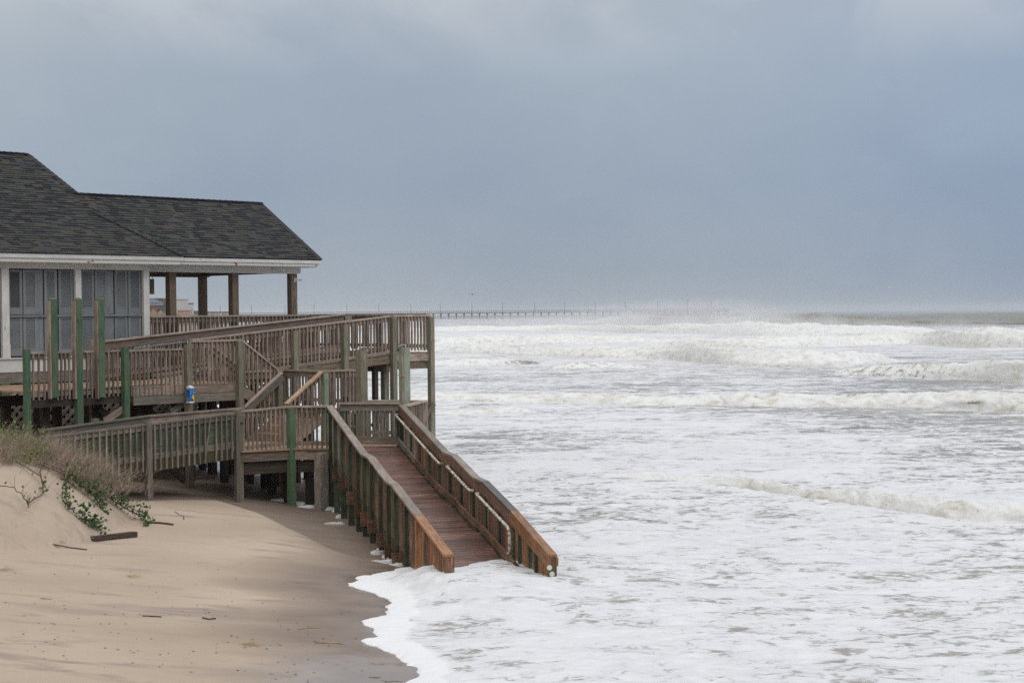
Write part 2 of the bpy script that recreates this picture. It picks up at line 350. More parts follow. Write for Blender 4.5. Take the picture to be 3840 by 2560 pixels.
# --- sand
SANDM, t, b = newmat('beach_sand', 0.9, 0.2)
g = N(t, 'ShaderNodeNewGeometry'); wet = N(t, 'ShaderNodeAttribute', attribute_name='wet')  # wetness of the sand, plus shade painted in under the decks
mp = N(t, 'ShaderNodeMapping'); mp.inputs['Scale'].default_value = (0.32, 1.15, 1.0); mp.inputs['Rotation'].default_value = (0, 0, 0.12); t.links.new(g.outputs['Position'], mp.inputs[0])
na = N(t, 'ShaderNodeTexNoise', i_Scale=1.6, i_Detail=7.0, i_Roughness=0.62, i_Distortion=0.5); t.links.new(mp.outputs[0], na.inputs['Vector'])
nb = N(t, 'ShaderNodeTexNoise', i_Scale=0.35, i_Detail=3.0); t.links.new(g.outputs['Position'], nb.inputs['Vector'])
ng = N(t, 'ShaderNodeTexNoise', i_Scale=140.0, i_Detail=2.0); t.links.new(g.outputs['Position'], ng.inputs['Vector'])
dry = ramp(t, [(0.25, (0.42, 0.325, 0.24)), (0.55, (0.50, 0.395, 0.30)), (0.8, (0.555, 0.45, 0.35))]); t.links.new(nb.outputs[0], dry.inputs[0])
streak = ramp(t, [(0.53, (0, 0, 0)), (0.66, (1, 1, 1))]); t.links.new(na.outputs[0], streak.inputs[0])
msk = ramp(t, [(0.4, (0.25, 0.25, 0.25)), (0.6, (1, 1, 1))]); t.links.new(nb.outputs[0], msk.inputs[0])
col = mixc(t, mathn(t, 'MULTIPLY', mathn(t, 'MULTIPLY', streak.outputs[0], msk.outputs[0]), 0.75), dry.outputs[0], (0.25, 0.20, 0.185))
mf = N(t, 'ShaderNodeMapping'); mf.inputs['Scale'].default_value = (0.9, 4.5, 1.0); mf.inputs['Rotation'].default_value = (0, 0, 0.15); t.links.new(g.outputs['Position'], mf.inputs[0])
nf = N(t, 'ShaderNodeTexNoise', i_Scale=3.0, i_Detail=6.0, i_Roughness=0.7, i_Distortion=0.3); t.links.new(mf.outputs[0], nf.inputs['Vector'])
rf = ramp(t, [(0.57, (0, 0, 0)), (0.68, (1, 1, 1))]); t.links.new(nf.outputs[0], rf.inputs[0])
col = mixc(t, mathn(t, 'MULTIPLY', rf.outputs[0], 0.5), col, (0.27, 0.225, 0.205))
gr = ramp(t, [(0.3, (0.78, 0.78, 0.78)), (0.7, (1.20, 1.20, 1.20))]); t.links.new(ng.outputs[0], gr.inputs[0])
col = mixc(t, 1.0, col, gr.outputs[0], 'MULTIPLY')
nw = N(t, 'ShaderNodeTexNoise', i_Scale=0.8, i_Detail=5.0, i_Roughness=0.6); t.links.new(mp.outputs[0], nw.inputs['Vector'])
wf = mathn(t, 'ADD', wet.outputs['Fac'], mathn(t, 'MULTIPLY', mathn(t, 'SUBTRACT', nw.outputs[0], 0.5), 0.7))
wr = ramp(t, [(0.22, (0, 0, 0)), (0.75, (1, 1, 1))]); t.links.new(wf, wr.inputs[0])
wet_shade_col = ramp(t, [(0.35, (0.205, 0.155, 0.125)), (0.65, (0.27, 0.205, 0.16))]); t.links.new(na.outputs[0], wet_shade_col.inputs[0])
col = mixc(t, wr.outputs[0], col, wet_shade_col.outputs[0]); t.links.new(col, b.inputs['Base Color'])
film = N(t, 'ShaderNodeAttribute', attribute_name='film')
rr = mathn(t, 'SUBTRACT', mathn(t, 'SUBTRACT', 0.92, mathn(t, 'MULTIPLY', wr.outputs[0], 0.35)), mathn(t, 'MULTIPLY', film.outputs['Fac'], 0.62), clamp=True)
t.links.new(rr, b.inputs['Roughness']); t.links.new(mathn(t, 'ADD', 0.2, mathn(t, 'MULTIPLY', film.outputs['Fac'], 0.4)), b.inputs['Specular IOR Level'])
bp = N(t, 'ShaderNodeBump', i_Strength=0.35, i_Distance=0.012); t.links.new(mathn(t, 'MULTIPLY', mathn(t, 'SUBTRACT', 1.0, film.outputs['Fac'], clamp=True), 0.45), bp.inputs['Strength']); t.links.new(mathn(t, 'ADD', mathn(t, 'MULTIPLY', ng.outputs[0], 0.25), na.outputs[0]), bp.inputs['Height']); t.links.new(bp.outputs[0], b.inputs['Normal'])
def wet_shade_attr(X, Y):
    d = seg_dist(SH, X, Y); land = inside(LANDP, X, Y)
    w = np.where(land, np.clip(1-d/2.8, 0, 1), 1.0)
    a = (X-RL0.x)*RP.x+(Y-RL0.y)*RP.y; t_ = (X-RL0.x)*RD.x+(Y-RL0.y)*RD.y
    w = np.maximum(w, np.where(inside(SCOUR, X, Y), 0.85*sstep(0, 0.35, seg_dist(SCOUR, X, Y, True)), 0))
    u = (X+8)*Q+(Y-40)*Q; w_ = -(X+8)*Q+(Y-40)*Q
    w = np.maximum(w, 1.15*sstep(-4.9, -4.0, w_)*sstep(-8, -5.5, u))  # damp sand under the decks, darkened further to stand for their shade
    return w
def film_attr(X, Y):
    d = seg_dist(SH, X, Y)
    f = np.clip(1-d/0.55, 0, 1)*0.6
    f = np.maximum(f, sstep(2.2, 0.5, np.hypot((X+1.7)/1.0, (Y-18.6)/1.1)))
    u = (X+8)*Q+(Y-40)*Q
    return np.maximum(f, 0.8*sstep(41, 44, Y)*sstep(3.5, 1.0, d))
TA_S = np.concatenate([np.linspace(-1.2, -0.45, 60, endpoint=False), np.linspace(-0.45, 0.02, 420, endpoint=False), np.linspace(0.02, 1.2, 60)])
DD_S = np.concatenate([depth_rows(2600, 430, 470), [62, 66, 72, 80, 95, 120, 170, 260, 420, 800, 1600, 3500, 7000]])
sand = grid_mesh('beach_sand', TA_S, DD_S, ground_z, attrs={'wet': wet_shade_attr, 'film': film_attr}, mat=SANDM); tag(sand, kind='structure')

# --- sea
SEAM, t, b = newmat('foamy_sea', 0.3, 0.5)
g = N(t, 'ShaderNodeNewGeometry'); fo = N(t, 'ShaderNodeAttribute', attribute_name='foam')
mp = N(t, 'ShaderNodeMapping'); mp.inputs['Scale'].default_value = (0.55, 1.0, 1.0); mp.inputs['Rotation'].default_value = (0, 0, 0.05); t.links.new(g.outputs['Position'], mp.inputs[0])
s1 = N(t, 'ShaderNodeTexNoise', i_Scale=1.1, i_Detail=8.0, i_Roughness=0.68, i_Distortion=0.9); t.links.new(mp.outputs[0], s1.inputs['Vector'])
s2 = N(t, 'ShaderNodeTexNoise', i_Scale=5.5, i_Detail=6.0, i_Roughness=0.65, i_Distortion=1.2); t.links.new(mp.outputs[0], s2.inputs['Vector'])
s3 = N(t, 'ShaderNodeTexNoise', i_Scale=0.16, i_Detail=5.0, i_Roughness=0.6, i_Distortion=0.5); t.links.new(mp.outputs[0], s3.inputs['Vector'])
nn = mathn(t, 'ADD', mathn(t, 'MULTIPLY', s1.outputs[0], 0.40), mathn(t, 'ADD', mathn(t, 'MULTIPLY', s2.outputs[0], 0.38), mathn(t, 'MULTIPLY', s3.outputs[0], 0.22)))
# foam density 1 -> closed white sheet, 0 -> open water; bubbles part into lace near the threshold
dist = N(t, 'ShaderNodeVectorMath', operation='MULTIPLY_ADD'); t.links.new(s2.outputs[1], dist.inputs[0]); dist.inputs[1].default_value = (0.5, 0.5, 0.5); t.links.new(mp.outputs[0], dist.inputs[2])
vl = N(t, 'ShaderNodeTexVoronoi', feature='DISTANCE_TO_EDGE', i_Scale=2.6); t.links.new(dist.outputs[0], vl.inputs['Vector'])
vr = ramp(t, [(0.0, (1, 1, 1)), (0.22, (0, 0, 0))]); t.links.new(vl.outputs['Distance'], vr.inputs[0])
thr = mathn(t, 'SUBTRACT', 0.70, mathn(t, 'MULTIPLY', fo.outputs['Fac'], 0.29))
raw = mathn(t, 'SUBTRACT', nn, thr)
ff = mathn(t, 'MULTIPLY', mathn(t, 'ADD', mathn(t, 'ADD', raw, mathn(t, 'MULTIPLY', vr.outputs[0], 0.045)), 0.008), 15.0, clamp=True)
nearA = N(t, 'ShaderNodeAttribute', attribute_name='shallow')
wat = ramp(t, [(0.35, (0.20, 0.19, 0.168)), (0.65, (0.30, 0.285, 0.255))]); t.links.new(s3.outputs[0], wat.inputs[0])
wat2 = mixc(t, nearA.outputs['Fac'], wat.outputs[0], (0.36, 0.31, 0.255))
# thin foam shows the water through it: a soft grey-white sheet, thicker along the ripples
fcol = ramp(t, [(0.30, (0.50, 0.50, 0.505)), (0.43, (0.66, 0.665, 0.67)), (0.55, (0.76, 0.76, 0.765)), (0.72, (0.83, 0.83, 0.83))]); t.links.new(mathn(t, 'ADD', mathn(t, 'MULTIPLY', s1.outputs[0], 0.55), mathn(t, 'MULTIPLY', s2.outputs[0], 0.45)), fcol.inputs[0])
edge = mathn(t, 'MULTIPLY', mathn(t, 'SUBTRACT', fo.outputs['Fac'], 1.02), 6.0, clamp=True)
t.links.new(mixc(t, edge, mixc(t, ff, wat2, fcol.outputs[0]), (0.84, 0.84, 0.84)), b.inputs['Base Color'])
t.links.new(mathn(t, 'ADD', 0.22, mathn(t, 'MULTIPLY', ff, 0.65)), b.inputs['Roughness'])
b.inputs['Specular IOR Level'].default_value = 0.4
bp = N(t, 'ShaderNodeBump', i_Strength=0.7, i_Distance=0.06)
t.links.new(mathn(t, 'ADD', mathn(t, 'MULTIPLY', s2.outputs[0], 0.7), mathn(t, 'MULTIPLY', ff, 0.35)), bp.inputs['Height']); t.links.new(bp.outputs[0], b.inputs['Normal'])
def sea_z(X, Y):
    d = seg_dist(SH, X, Y); land = inside(LANDP, X, Y); s = np.where(land, -d, d)
    s = s+sstep(34, 30, Y)*(0.10*(fbm(X*9, Y*5, 3, 33)-0.5)+0.14*(fbm(X*2.6, Y*1.8, 2, 34)-0.5))
    gzv = ground_z(X, Y, True)
    lip = gzv+0.05*(1-np.exp(-np.maximum(s, 0)/0.10))+0.03*(fbm(X*5, Y*5, 3, 31)-0.35)*sstep(0.0, 0.3, s)
    open_ = np.interp(Y, [0, 15, 20, 22, 26.6, 29, 34], [.12, .12, .12, .10, .07, .08, .15])+0.24*np.exp(-((Y-24.3)/1.5)**2)*sstep(-2.6, -1.3, X)*(1-0.7*sstep(-0.6, 0.6, X))*sstep(3.5, 1.5, X)
    k = sstep(0.05, 2.2-1.3*np.exp(-((X+1.2)/1.2)**2-((Y-25)/1.2)**2), s); z = lip*(1-k)+np.maximum(open_, gzv+0.05)*k
    far = sstep(60, 400, Y)
    rip = (0.030+0.05*sstep(30, 90, Y))*(fbm(X*0.8, Y*1.6, 4, 41)-0.5)*2+0.042*(fbm(X*2.2, Y*5.5, 3, 42)-0.5)*2*sstep(80, 40, Y)
    rip = rip+(0.55*far+0.06)*(fbm(X*0.035, Y*0.075, 3, 43)-0.5)*2*sstep(30, 200, Y)
    rip = rip+1.1*sstep(280, 650, Y)*(fbm(X*0.006, Y*0.022, 3, 44)-0.5)*2*sstep(4000, 1500, Y)
    z = z+rip*sstep(0.1, 1.2, s)
    # water piling up against the ramp's last posts
    for px, py, r_, h_ in ((1690, 2137, 0.35, 0.03), (2066, 2160, 0.35, 0.03), (1600, 2125, 0.4, 0.05)):
        p = at_z(px, py, 0.25); z = z+h_*np.exp(-(((X-p.x)/r_)**2+((Y-p.y-0.1)/r_)**2))*(0.6+0.9*vnoise(X*6, Y*6, 46))
    return np.where(s > 0, z, gzv-np.minimum(-s*0.8+0.004, 0.35))
def foam_attr(X, Y):
    xs = X/np.maximum(Y, 1)*FPX+1920
    f = np.interp(Y, [0, 26, 34, 42, 50, 58, 66, 80, 110, 150, 220, 330, 420, 600, 900, 8000], [0.95, 0.92, 0.96, 0.98, 0.96, 0.90, 0.87, 0.84, 0.80, 0.86, 0.92, 0.86, 0.42, 0.22, 0.18, 0.10])
    right = sstep(2300, 3700, xs)
    f = f-right*np.interp(Y, [0, 36, 44, 60, 90, 130, 200, 400, 8000], [0.0, 0.03, 0.16, 0.17, 0.15, 0.12, 0.0, 0.10, 0.05])
    f = f+(1-sstep(1700, 2900, xs))*np.interp(Y, [0, 200, 300, 500, 1100, 1500], [0, 0, 0.15, 0.42, 0.42, 0.0])
    f = f+0.16*(fbm(X*0.12, Y*0.28, 3, 51)-0.5)*2*sstep(22, 40, Y)
    d = seg_dist(SH, X, Y); f = np.maximum(f, 1.25*sstep(0.9, 0.35, d+0.5*(fbm(X*2, Y*2, 3, 52)-0.5))*sstep(33, 30, Y))
    return f
TA_W = np.concatenate([np.linspace(-0.75, -0.36, 60, endpoint=False), np.linspace(-0.36, 0.36, 900, endpoint=False), np.linspace(0.36, 0.75, 60)])
DD_W = np.concatenate([depth_rows(2300, 1420, 30)[:-1], depth_rows(1420, 60, 560), depth_rows(59, 8, 50), [4000, 5200, 7000]])
sea = grid_mesh('sea', TA_W, DD_W, sea_z, keep=lambda X, Y: (~inside(LANDP, X, Y)) | (seg_dist(SH, X, Y) < 0.25), attrs={'foam': foam_attr, 'shallow': lambda X, Y: sstep(40, 24, Y)}, mat=SEAM); tag(sea, kind='structure')

# --- breaking waves: rolls of white water lying on the sea, each with its own crest line
FOAMM, t, b = newmat('breaker_foam', 0.85, 0.2)
g = N(t, 'ShaderNodeNewGeometry'); at = N(t, 'ShaderNodeAttribute', attribute_name='foam')
m1 = N(t, 'ShaderNodeMapping'); m1.inputs['Scale'].default_value = (1, 1, 1.8); t.links.new(g.outputs['Position'], m1.inputs[0])
f1 = N(t, 'ShaderNodeTexNoise', i_Scale=1.4, i_Detail=8.0, i_Roughness=0.7, i_Distortion=0.8); t.links.new(m1.outputs[0], f1.inputs['Vector'])
f2 = N(t, 'ShaderNodeTexNoise', i_Scale=6.0, i_Detail=6.0, i_Roughness=0.7); t.links.new(m1.outputs[0], f2.inputs['Vector'])
fr = ramp(t, [(0.30, (0.50, 0.455, 0.36)), (0.40, (0.68, 0.65, 0.58)), (0.50, (0.81, 0.80, 0.77)), (0.66, (0.87, 0.868, 0.855))]); t.links.new(f1.outputs[0], fr.inputs[0])
fk = mathn(t, 'MULTIPLY', mathn(t, 'SUBTRACT', mathn(t, 'ADD', mathn(t, 'MULTIPLY', f1.outputs[0], 0.55), mathn(t, 'MULTIPLY', f2.outputs[0], 0.45)), mathn(t, 'SUBTRACT', 0.78, mathn(t, 'MULTIPLY', at.outputs['Fac'], 0.6))), 9.0, clamp=True)
t.links.new(mixc(t, fk, (0.17, 0.155, 0.115), fr.outputs[0]), b.inputs['Base Color'])
t.links.new(mathn(t, 'ADD', 0.25, mathn(t, 'MULTIPLY', fk, 0.6)), b.inputs['Roughness'])
bp = N(t, 'ShaderNodeBump', i_Strength=0.6, i_Distance=0.12); t.links.new(mathn(t, 'ADD', f1.outputs[0], mathn(t, 'MULTIPLY', f2.outputs[0], 0.5)), bp.inputs['Height']); t.links.new(bp.outputs[0], b.inputs['Normal'])
def at_z_x(xs, cy): return (xs-1920)/FPX*cy
def breaker(pts, front, back, seed, rough=1.0, n_per=1.6, face=0.0):
    """pts: (px x, px y of the toe, crest height m, foam 0..1)"""
    P = []
    for x, y, h, f in pts:
        p = at_z(x, y, 0.13); P.append((p.x, p.y, h, f, x))
    P = np.array(P); xs = np.linspace(P[0, 4], P[-1, 4], max(60, int((P[-1, 4]-P[0, 4])/3840*1024*n_per)))
    cx, cy, ch, cf = (np.interp(xs, P[:, 4], P[:, k]) for k in range(4))
    kw = max(3, len(xs)//28)//2
    for _ in range(3):
        cy = np.convolve(np.pad(cy, 2*kw, 'edge'), np.ones(4*kw+1)/(4*kw+1), 'valid')
        ch = np.convolve(np.pad(ch, kw, 'edge'), np.ones(2*kw+1)/(2*kw+1), 'valid'); cf = np.convolve(np.pad(cf, kw, 'edge'), np.ones(2*kw+1)/(2*kw+1), 'valid')
    cx = at_z_x(xs, cy); q_ = np.linspace(0, 1, len(xs)); ch = ch*sstep(0, .12, q_)*sstep(1, .94, q_)+.01
    cy = cy+front*1.2*(fbm(cx/front*0.25, cx*0+seed, 3, seed)-0.5)
    m = 26; pr = np.linspace(-0.15, 1.0, m); V = []; Fo = []
    for j, s_ in enumerate(pr):
        # profile: toe -> steep face -> crest -> long back
        if s_ < 0.38: k = max(s_, 0)/0.38; dy = front*k*0.9; zz = math.sin(k*math.pi/2)**0.85
        else: k = (s_-0.38)/0.62; dy = front*0.9+back*k; zz = (1-k)**1.6*(1-0.0*k)
        if s_ < 0: dy = front*s_; zz = -0.25
        lump = (fbm(cx/front*1.1+seed*3.1, np.full_like(cx, dy/front*2.2), 4, seed+3)-0.5)*2
        fine = (fbm(cx/front*4.0+seed, np.full_like(cx, dy/front*7.0), 3, seed+9)-0.5)*2
        hh = ch*(0.55+0.55*fbm(cx/front*0.16, cx*0+3.3, 2, seed+5)+0.55*fbm(cx/front*0.7, cx*0+1.3, 3, seed+6))
        z = 0.1+hh*zz+hh*rough*(0.36*lump+0.24*fine)*(zz*(1-zz*0.3) if zz > 0 else 0)-(0.12*hh if s_ >= 0.99 else 0)
        y = cy+dy+front*rough*0.28*lump*(1 if 0 < s_ < 0.7 else 0.2)
        V.append(np.stack([cx, y, z], 1)); Fo.append(cf*(1.0 if s_ > 0.3 or face == 0 else 1-face))
    V = np.concatenate(V); nx = len(xs)
    i = np.arange(m-1)[:, None]*nx+np.arange(nx-1)[None, :]; F = np.stack([i, i+1, i+1+nx, i+nx], -1).reshape(-1, 4)
    o = meshobj('breaking_wave', V, F.tolist(), FOAMM, loc=(float(cx.mean()), float(cy.mean()), 0), smooth=True)
    a = o.data.attributes.new('foam', 'FLOAT', 'POINT'); a.data.foreach_set('value', np.concatenate(Fo).astype(np.float32)); tag(o, kind='structure'); return o
breaker([(2190, 1786, .03, .9), (2260, 1788, .14, .95), (2480, 1800, .13, .95), (2620, 1812, .10, .95), (2800, 1838, .22, 1), (3000, 1868, .26, 1), (3300, 1908, .30, 1), (3600, 1948, .33, 1), (3840, 1962, .34, 1), (4200, 1990, .3, 1)], 0.55, 1.3, 3)
breaker([(1300, 1500, .3, 1), (1625, 1506, .36, 1), (1900, 1508, .34, 1), (2250, 1516, .46, 1), (2500, 1522, .34, 1), (2800, 1524, .48, 1), (3200, 1530, .50, 1), (3550, 1540, .56, 1), (3840, 1550, .66, 1), (4300, 1560, .6, 1)], 1.5, 3.2, 5)
breaker([(1560, 1556, .10, .9), (1800, 1553, .20, .9), (1900, 1552, .26, .85), (1960, 1550, .18, .8), (2030, 1550, .04, .7)], 0.8, 1.8, 7)
breaker([(1300, 1376, .5, .95), (1640, 1374, .55, .95), (1800, 1372, .5, .9), (1920, 1368, .36, .6), (2040, 1366, .15, .4)], 2.0, 4.5, 9)
breaker([(2060, 1384, .1, .7), (2180, 1382, .38, .66), (2300, 1380, .34, .7), (2460, 1384, .1, .7)], 2.2, 5, 11)
breaker([(1300, 1318, .7, 1), (1640, 1322, .75, 1), (2000, 1336, .8, 1), (2300, 1346, 1.0, 1), (2480, 1348, 1.2, 1), (2570, 1352, 1.75, 1), (2680, 1368, 1.15, 1), (2800, 1374, .95, 1), (3000, 1378, 1.05, 1), (3200, 1378, .95, 1), (3330, 1366, .7, .9), (3440, 1350, .3, .7)], 3.0, 6.5, 13)
breaker([(1300, 1294, .9, 1), (1640, 1296, 1.0, 1), (1860, 1292, 1.15, .9), (2100, 1290, .9, .95), (2400, 1286, .7, .8), (2600, 1282, .5, .7)], 3.6, 8, 15)
breaker([(3080, 1404, .05, .62), (3350, 1414, .55, .64), (3550, 1424, .85, .68), (3690, 1430, 1.05, .8), (3760, 1434, 1.2, 1), (3900, 1444, 1.25, 1), (4300, 1460, 1.1, 1)], 2.6, 5.0, 17, rough=0.9)
breaker([(2350, 1292, .4, .9), (2600, 1300, .8, 1), (2800, 1304, 1.1, 1), (3000, 1302, 1.0, 1), (3250, 1292, .9, 1), (3450, 1288, 1.0, 1), (3560, 1296, 1.7, 1), (3700, 1300, 1.9, 1), (3840, 1302, 1.7, 1), (4200, 1310, 1.6, 1)], 4.0, 8.5, 19)
breaker([(1300, 1244, 1.0, 1), (1700, 1244, 1.1, 1), (2100, 1240, 1.3, 1), (2400, 1250, 1.7, 1), (2700, 1256, 2.0, 1), (2900, 1258, 1.9, 1), (3150, 1256, 1.6, 1), (3400, 1252, 1.2, 1), (3600, 1246, .7, .9)], 6.0, 14, 21)
breaker([(2080, 1216, 1.6, .9), (2300, 1216, 2.6, .8), (2480, 1220, 3.0, 1), (2640, 1224, 3.2, 1), (2760, 1226, 3.0, .7), (2860, 1226, 2.6, .44), (3100, 1224, 2.4, .36), (3400, 1222, 2.2, .38), (3700, 1218, 2.0, .36), (4200, 1214, 1.6, .36)], 14, 26, 23, rough=0.9)
breaker([(2700, 1200, 1.8, .5), (3000, 1200, 2.6, .42), (3300, 1198, 2.4, .45), (3600, 1196, 2.2, .42), (4200, 1192, 2, .42)], 20, 36, 25, rough=0.8)
# scraps of foam left among the ramp posts
sv, sf = [], []
rnd = random.Random(4)
for x, y, a_, b_ in ((1236, 1888, .18, .06), (1268, 1895, .14, .05), (1150, 1880, .3, .05), (1060, 1866, .35, .05), (1118, 1872, .2, .06), (1278, 1915, .12, .06), (1428, 2022, .10, .10), (1410, 2035, .13, .08), (1448, 2048, .10, .06), (1474, 2064, .22, .08), (1495, 2076, .2, .06), (1250, 1940, .25, .015), (1436, 2070, .35, .012)):
    p = at_z(x, y, 0.06); base = len(sv); k = 14; z0 = gz(p.x, p.y)
    for ring, (rr_, hh_) in enumerate(((1.0, -0.01), (0.8, 0.03), (0.4, 0.05))):
        for i in range(k):
            th = 2*math.pi*i/k; q = rr_*(0.75+0.5*rnd.random())
            sv.append((p.x+a_*q*math.cos(th), p.y+b_*2.2*q*math.sin(th), z0+hh_*(0.6+rnd.random()*0.8)))
    for ring in range(2):
        for i in range(k): sf.append((base+ring*k+i, base+ring*k+(i+1) % k, base+(ring+1)*k+(i+1) % k, base+(ring+1)*k+i))
    sf.append(tuple(base+2*k+i for i in range(k)))
fs = meshobj('foam_scraps', sv, sf, FOAMM, smooth=True)
a = fs.data.attributes.new('foam', 'FLOAT', 'POINT'); a.data.foreach_set('value', np.ones(len(sv), np.float32))
tag(fs, 'scraps of white sea foam left on wet sand among the ramp posts', 'sea foam', kind='stuff')
# ------------------------------------------------------------------ beach house
UPV = Vector((0, 0, 1))
def deck_boards(parent, quad, along, mat, wid=0.14, gap=0.012, thk=0.035, name='deck_boards'):
    """quad: four world corners a,b,c,d (a-b along the boards' run of repetition); real boards joined into one part"""
    a, b_, c, d = (Vector(v) for v in quad); n = max(1, int((b_-a).length/(wid+gap))); vs = []; fs = []
    for i in range(n):
        t0 = i/n; t1 = (i+wid/(wid+gap))/n; k = len(vs)
        p = [a.lerp(b_, t0), a.lerp(b_, t1), d.lerp(c, t1), d.lerp(c, t0)]
        vs += p+[q-UPV*thk for q in p]
        fs += [(k, k+1, k+2, k+3), (k+7, k+6, k+5, k+4)]+[(k+j, k+4+j, k+4+(j+1) % 4, k+(j+1) % 4) for j in range(4)]
    o = meshobj(name, vs, fs, mat, parent); tag(o, kind='stuff')
    uvl = o.data.uv_layers.new(name='UVMap'); ax = (d-a).normalized()
    for p in o.data.polygons:
        for li in p.loop_indices:
            co = Vector(o.data.vertices[o.data.loops[li].vertex_index].co); uvl.data[li].uv = (co.dot(ax), co.dot((b_-a).normalized()))
    return o
W0 = 2.6
F0, F1, F2, FM = 3.23, 2.68, 1.25, 1.965
house = thing('beach_house', G(-4, 4, gz(*G(-4, 4, 0).xy)), 'white trimmed beach house with grey louvred shutters and dark shingle roof', 'house')
zb0 = on_w(530, 1012, W0).z; zs0 = on_w(50, 1345, W0).z; zs1 = on_w(50, 1395, W0).z; zs2 = on_w(50, 1437, W0).z
uL, uR = -11.0, u_at(555, W0, 1150)
plank(house, 'header_beam', G(uL, W0-0.02, zb0+0.11), G(uR+0.06, W0-0.02, zb0+0.11), 0.10, 0.24, WHITEP)
plank(house, 'sill_board', G(uL, W0-0.03, (zs0+zs1)/2), G(uR, W0-0.03, (zs0+zs1)/2), 0.08, zs0-zs1, WHITEP)
plank(house, 'sill_ledge', G(uL, W0-0.05, zs0+0.012), G(uR, W0-0.05, zs0+0.012), 0.13, 0.03, WHITEP)
plank(house, 'floor_beam', G(uL, W0, (zs1+zs2)/2), G(uR, W0, (zs1+zs2)/2), 0.10, zs1-zs2-0.004, GREYW)
ucol = []
for x0, x1 in ((534, 556), (279, 301), (3, 30)):
    a, b_ = u_at(x0, W0, 1180), u_at(x1, W0, 1180); ucol.append((a, b_))
    plank(house, 'corner_trim' if x1 > 500 else 'wall_post', G((a+b_)/2, W0-0.025, zs0+0.03), G((a+b_)/2, W0-0.025, zb0-0.012), 0.10, b_-a, WHITEP, up=UD)
    if x1 < 500: plank(house, 'pilaster_base', G((a+b_)/2, W0-0.045, zs0+0.03), G((a+b_)/2, W0-0.045, zs0+0.35), 0.10, b_-a+0.012, WHITEP, up=UD)
# walls: front backing, seaward end, back
def slab(parent, name, p, q, z0, z1, thk, mat): 
    a = Vector((p.x, p.y, (z0+z1)/2)); b_ = Vector((q.x, q.y, (z0+z1)/2)); return plank(parent, name, a, b_, thk, z1-z0, mat)
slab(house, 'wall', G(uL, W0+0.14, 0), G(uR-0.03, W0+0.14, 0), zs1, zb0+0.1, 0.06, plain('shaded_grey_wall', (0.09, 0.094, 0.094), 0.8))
slab(house, 'wall', G(uR-0.06, W0+0.18, 0), G(uR-0.06, 11.9, 0), zs1, zb0+0.5, 0.10, WHITEP)
slab(house, 'wall', G(uL, 12, 0), G(uR, 12, 0), zs1, zb0+0.1, 0.10, WHITEP)
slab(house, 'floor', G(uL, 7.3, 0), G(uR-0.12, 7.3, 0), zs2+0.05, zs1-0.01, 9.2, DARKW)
# louvred shutters
def shutter(xa, xb, ya, yb):
    ua, ub = u_at(xa, W0, (ya+yb)/2)+0.006, u_at(xb, W0, (ya+yb)/2)-0.006; zt = on_w((xa+xb)/2, ya, W0).z; zl = on_w((xa+xb)/2, yb, W0).z
    w_ = W0+0.03; vs = []; fs = []
    def bx(u0, u1, z0, z1, w0, w1):
        k = len(vs)
        for u in (u0, u1):
            for w in (w0, w1):
                for z in (z0, z1): vs.append(G(u, w, z))
        fs.extend([(k, k+1, k+3, k+2), (k+4, k+6, k+7, k+5), (k, k+4, k+5, k+1), (k+2, k+3, k+7, k+6), (k, k+2, k+6, k+4), (k+1, k+5, k+7, k+3)])
    st = 0.07
    bx(ua, ua+st, zl, zt, w_, w_+0.04); bx(ub-st, ub, zl, zt, w_, w_+0.04)
    bx(ua+st, ub-st, zt-0.05, zt, w_+0.002, w_+0.038); bx(ua+st, ub-st, zl, zl+0.17, w_+0.002, w_+0.038)
    fr = meshobj('shutter', vs, fs, GREYP, house)
    sv2, sf2 = [], []; z = zl+0.18
    while z < zt-0.055:
        k = len(sv2); 
        for u in (ua+st, ub-st):
            sv2 += [G(u, w_+0.002, z), G(u, w_+0.032, z+0.038), G(u, w_+0.036, z+0.033), G(u, w_+0.006, z-0.007)]
        sf2 += [(k, k+1, k+5, k+4), (k+1, k+2, k+6, k+5), (k+2, k+3, k+7, k+6), (k+3, k, k+4, k+7)]; z += 0.047
    s2_ = meshobj('louvre_slats', sv2, sf2, GREYP, fr); tag(s2_, kind='stuff')
zx = lambda v: v/3.484
for xa, xb in ((103, 302), (308, 500), (585, 757), (772, 966), (1052, 1242), (1248, 1415), (1505, 1677), (1683, 1856)):
    shutter(zx(xa), zx(xb), 950+215/3.484, 950+798/3.484); shutter(zx(xa)+1, zx(xb)+1, 950+826/3.484, 950+1340/3.484)
for xa, xb in ((502, 583), (1417, 1503)):
    for ya, yb in ((1012, 1179), (1187, 1334)):
        um = (u_at(zx(xa), W0)+u_at(zx(xb), W0))/2; du = u_at(zx(xb), W0)-u_at(zx(xa), W0)
        plank(house, 'filler_board', G(um, W0+0.055, on_w(200, yb, W0).z), G(um, W0+0.055, on_w(200, ya, W0).z), 0.03, du-0.01, GREYP, up=UD)
for (a0, a1) in ((ucol[1][1], ucol[0][0]), (ucol[2][1], ucol[1][0])):
    zz = on_w(300, 1183, W0).z; plank(house, 'shutter_rail', G(a0+.01, W0+0.01, zz), G(a1-.01, W0+0.01, zz), 0.05, 0.05, GREYP)
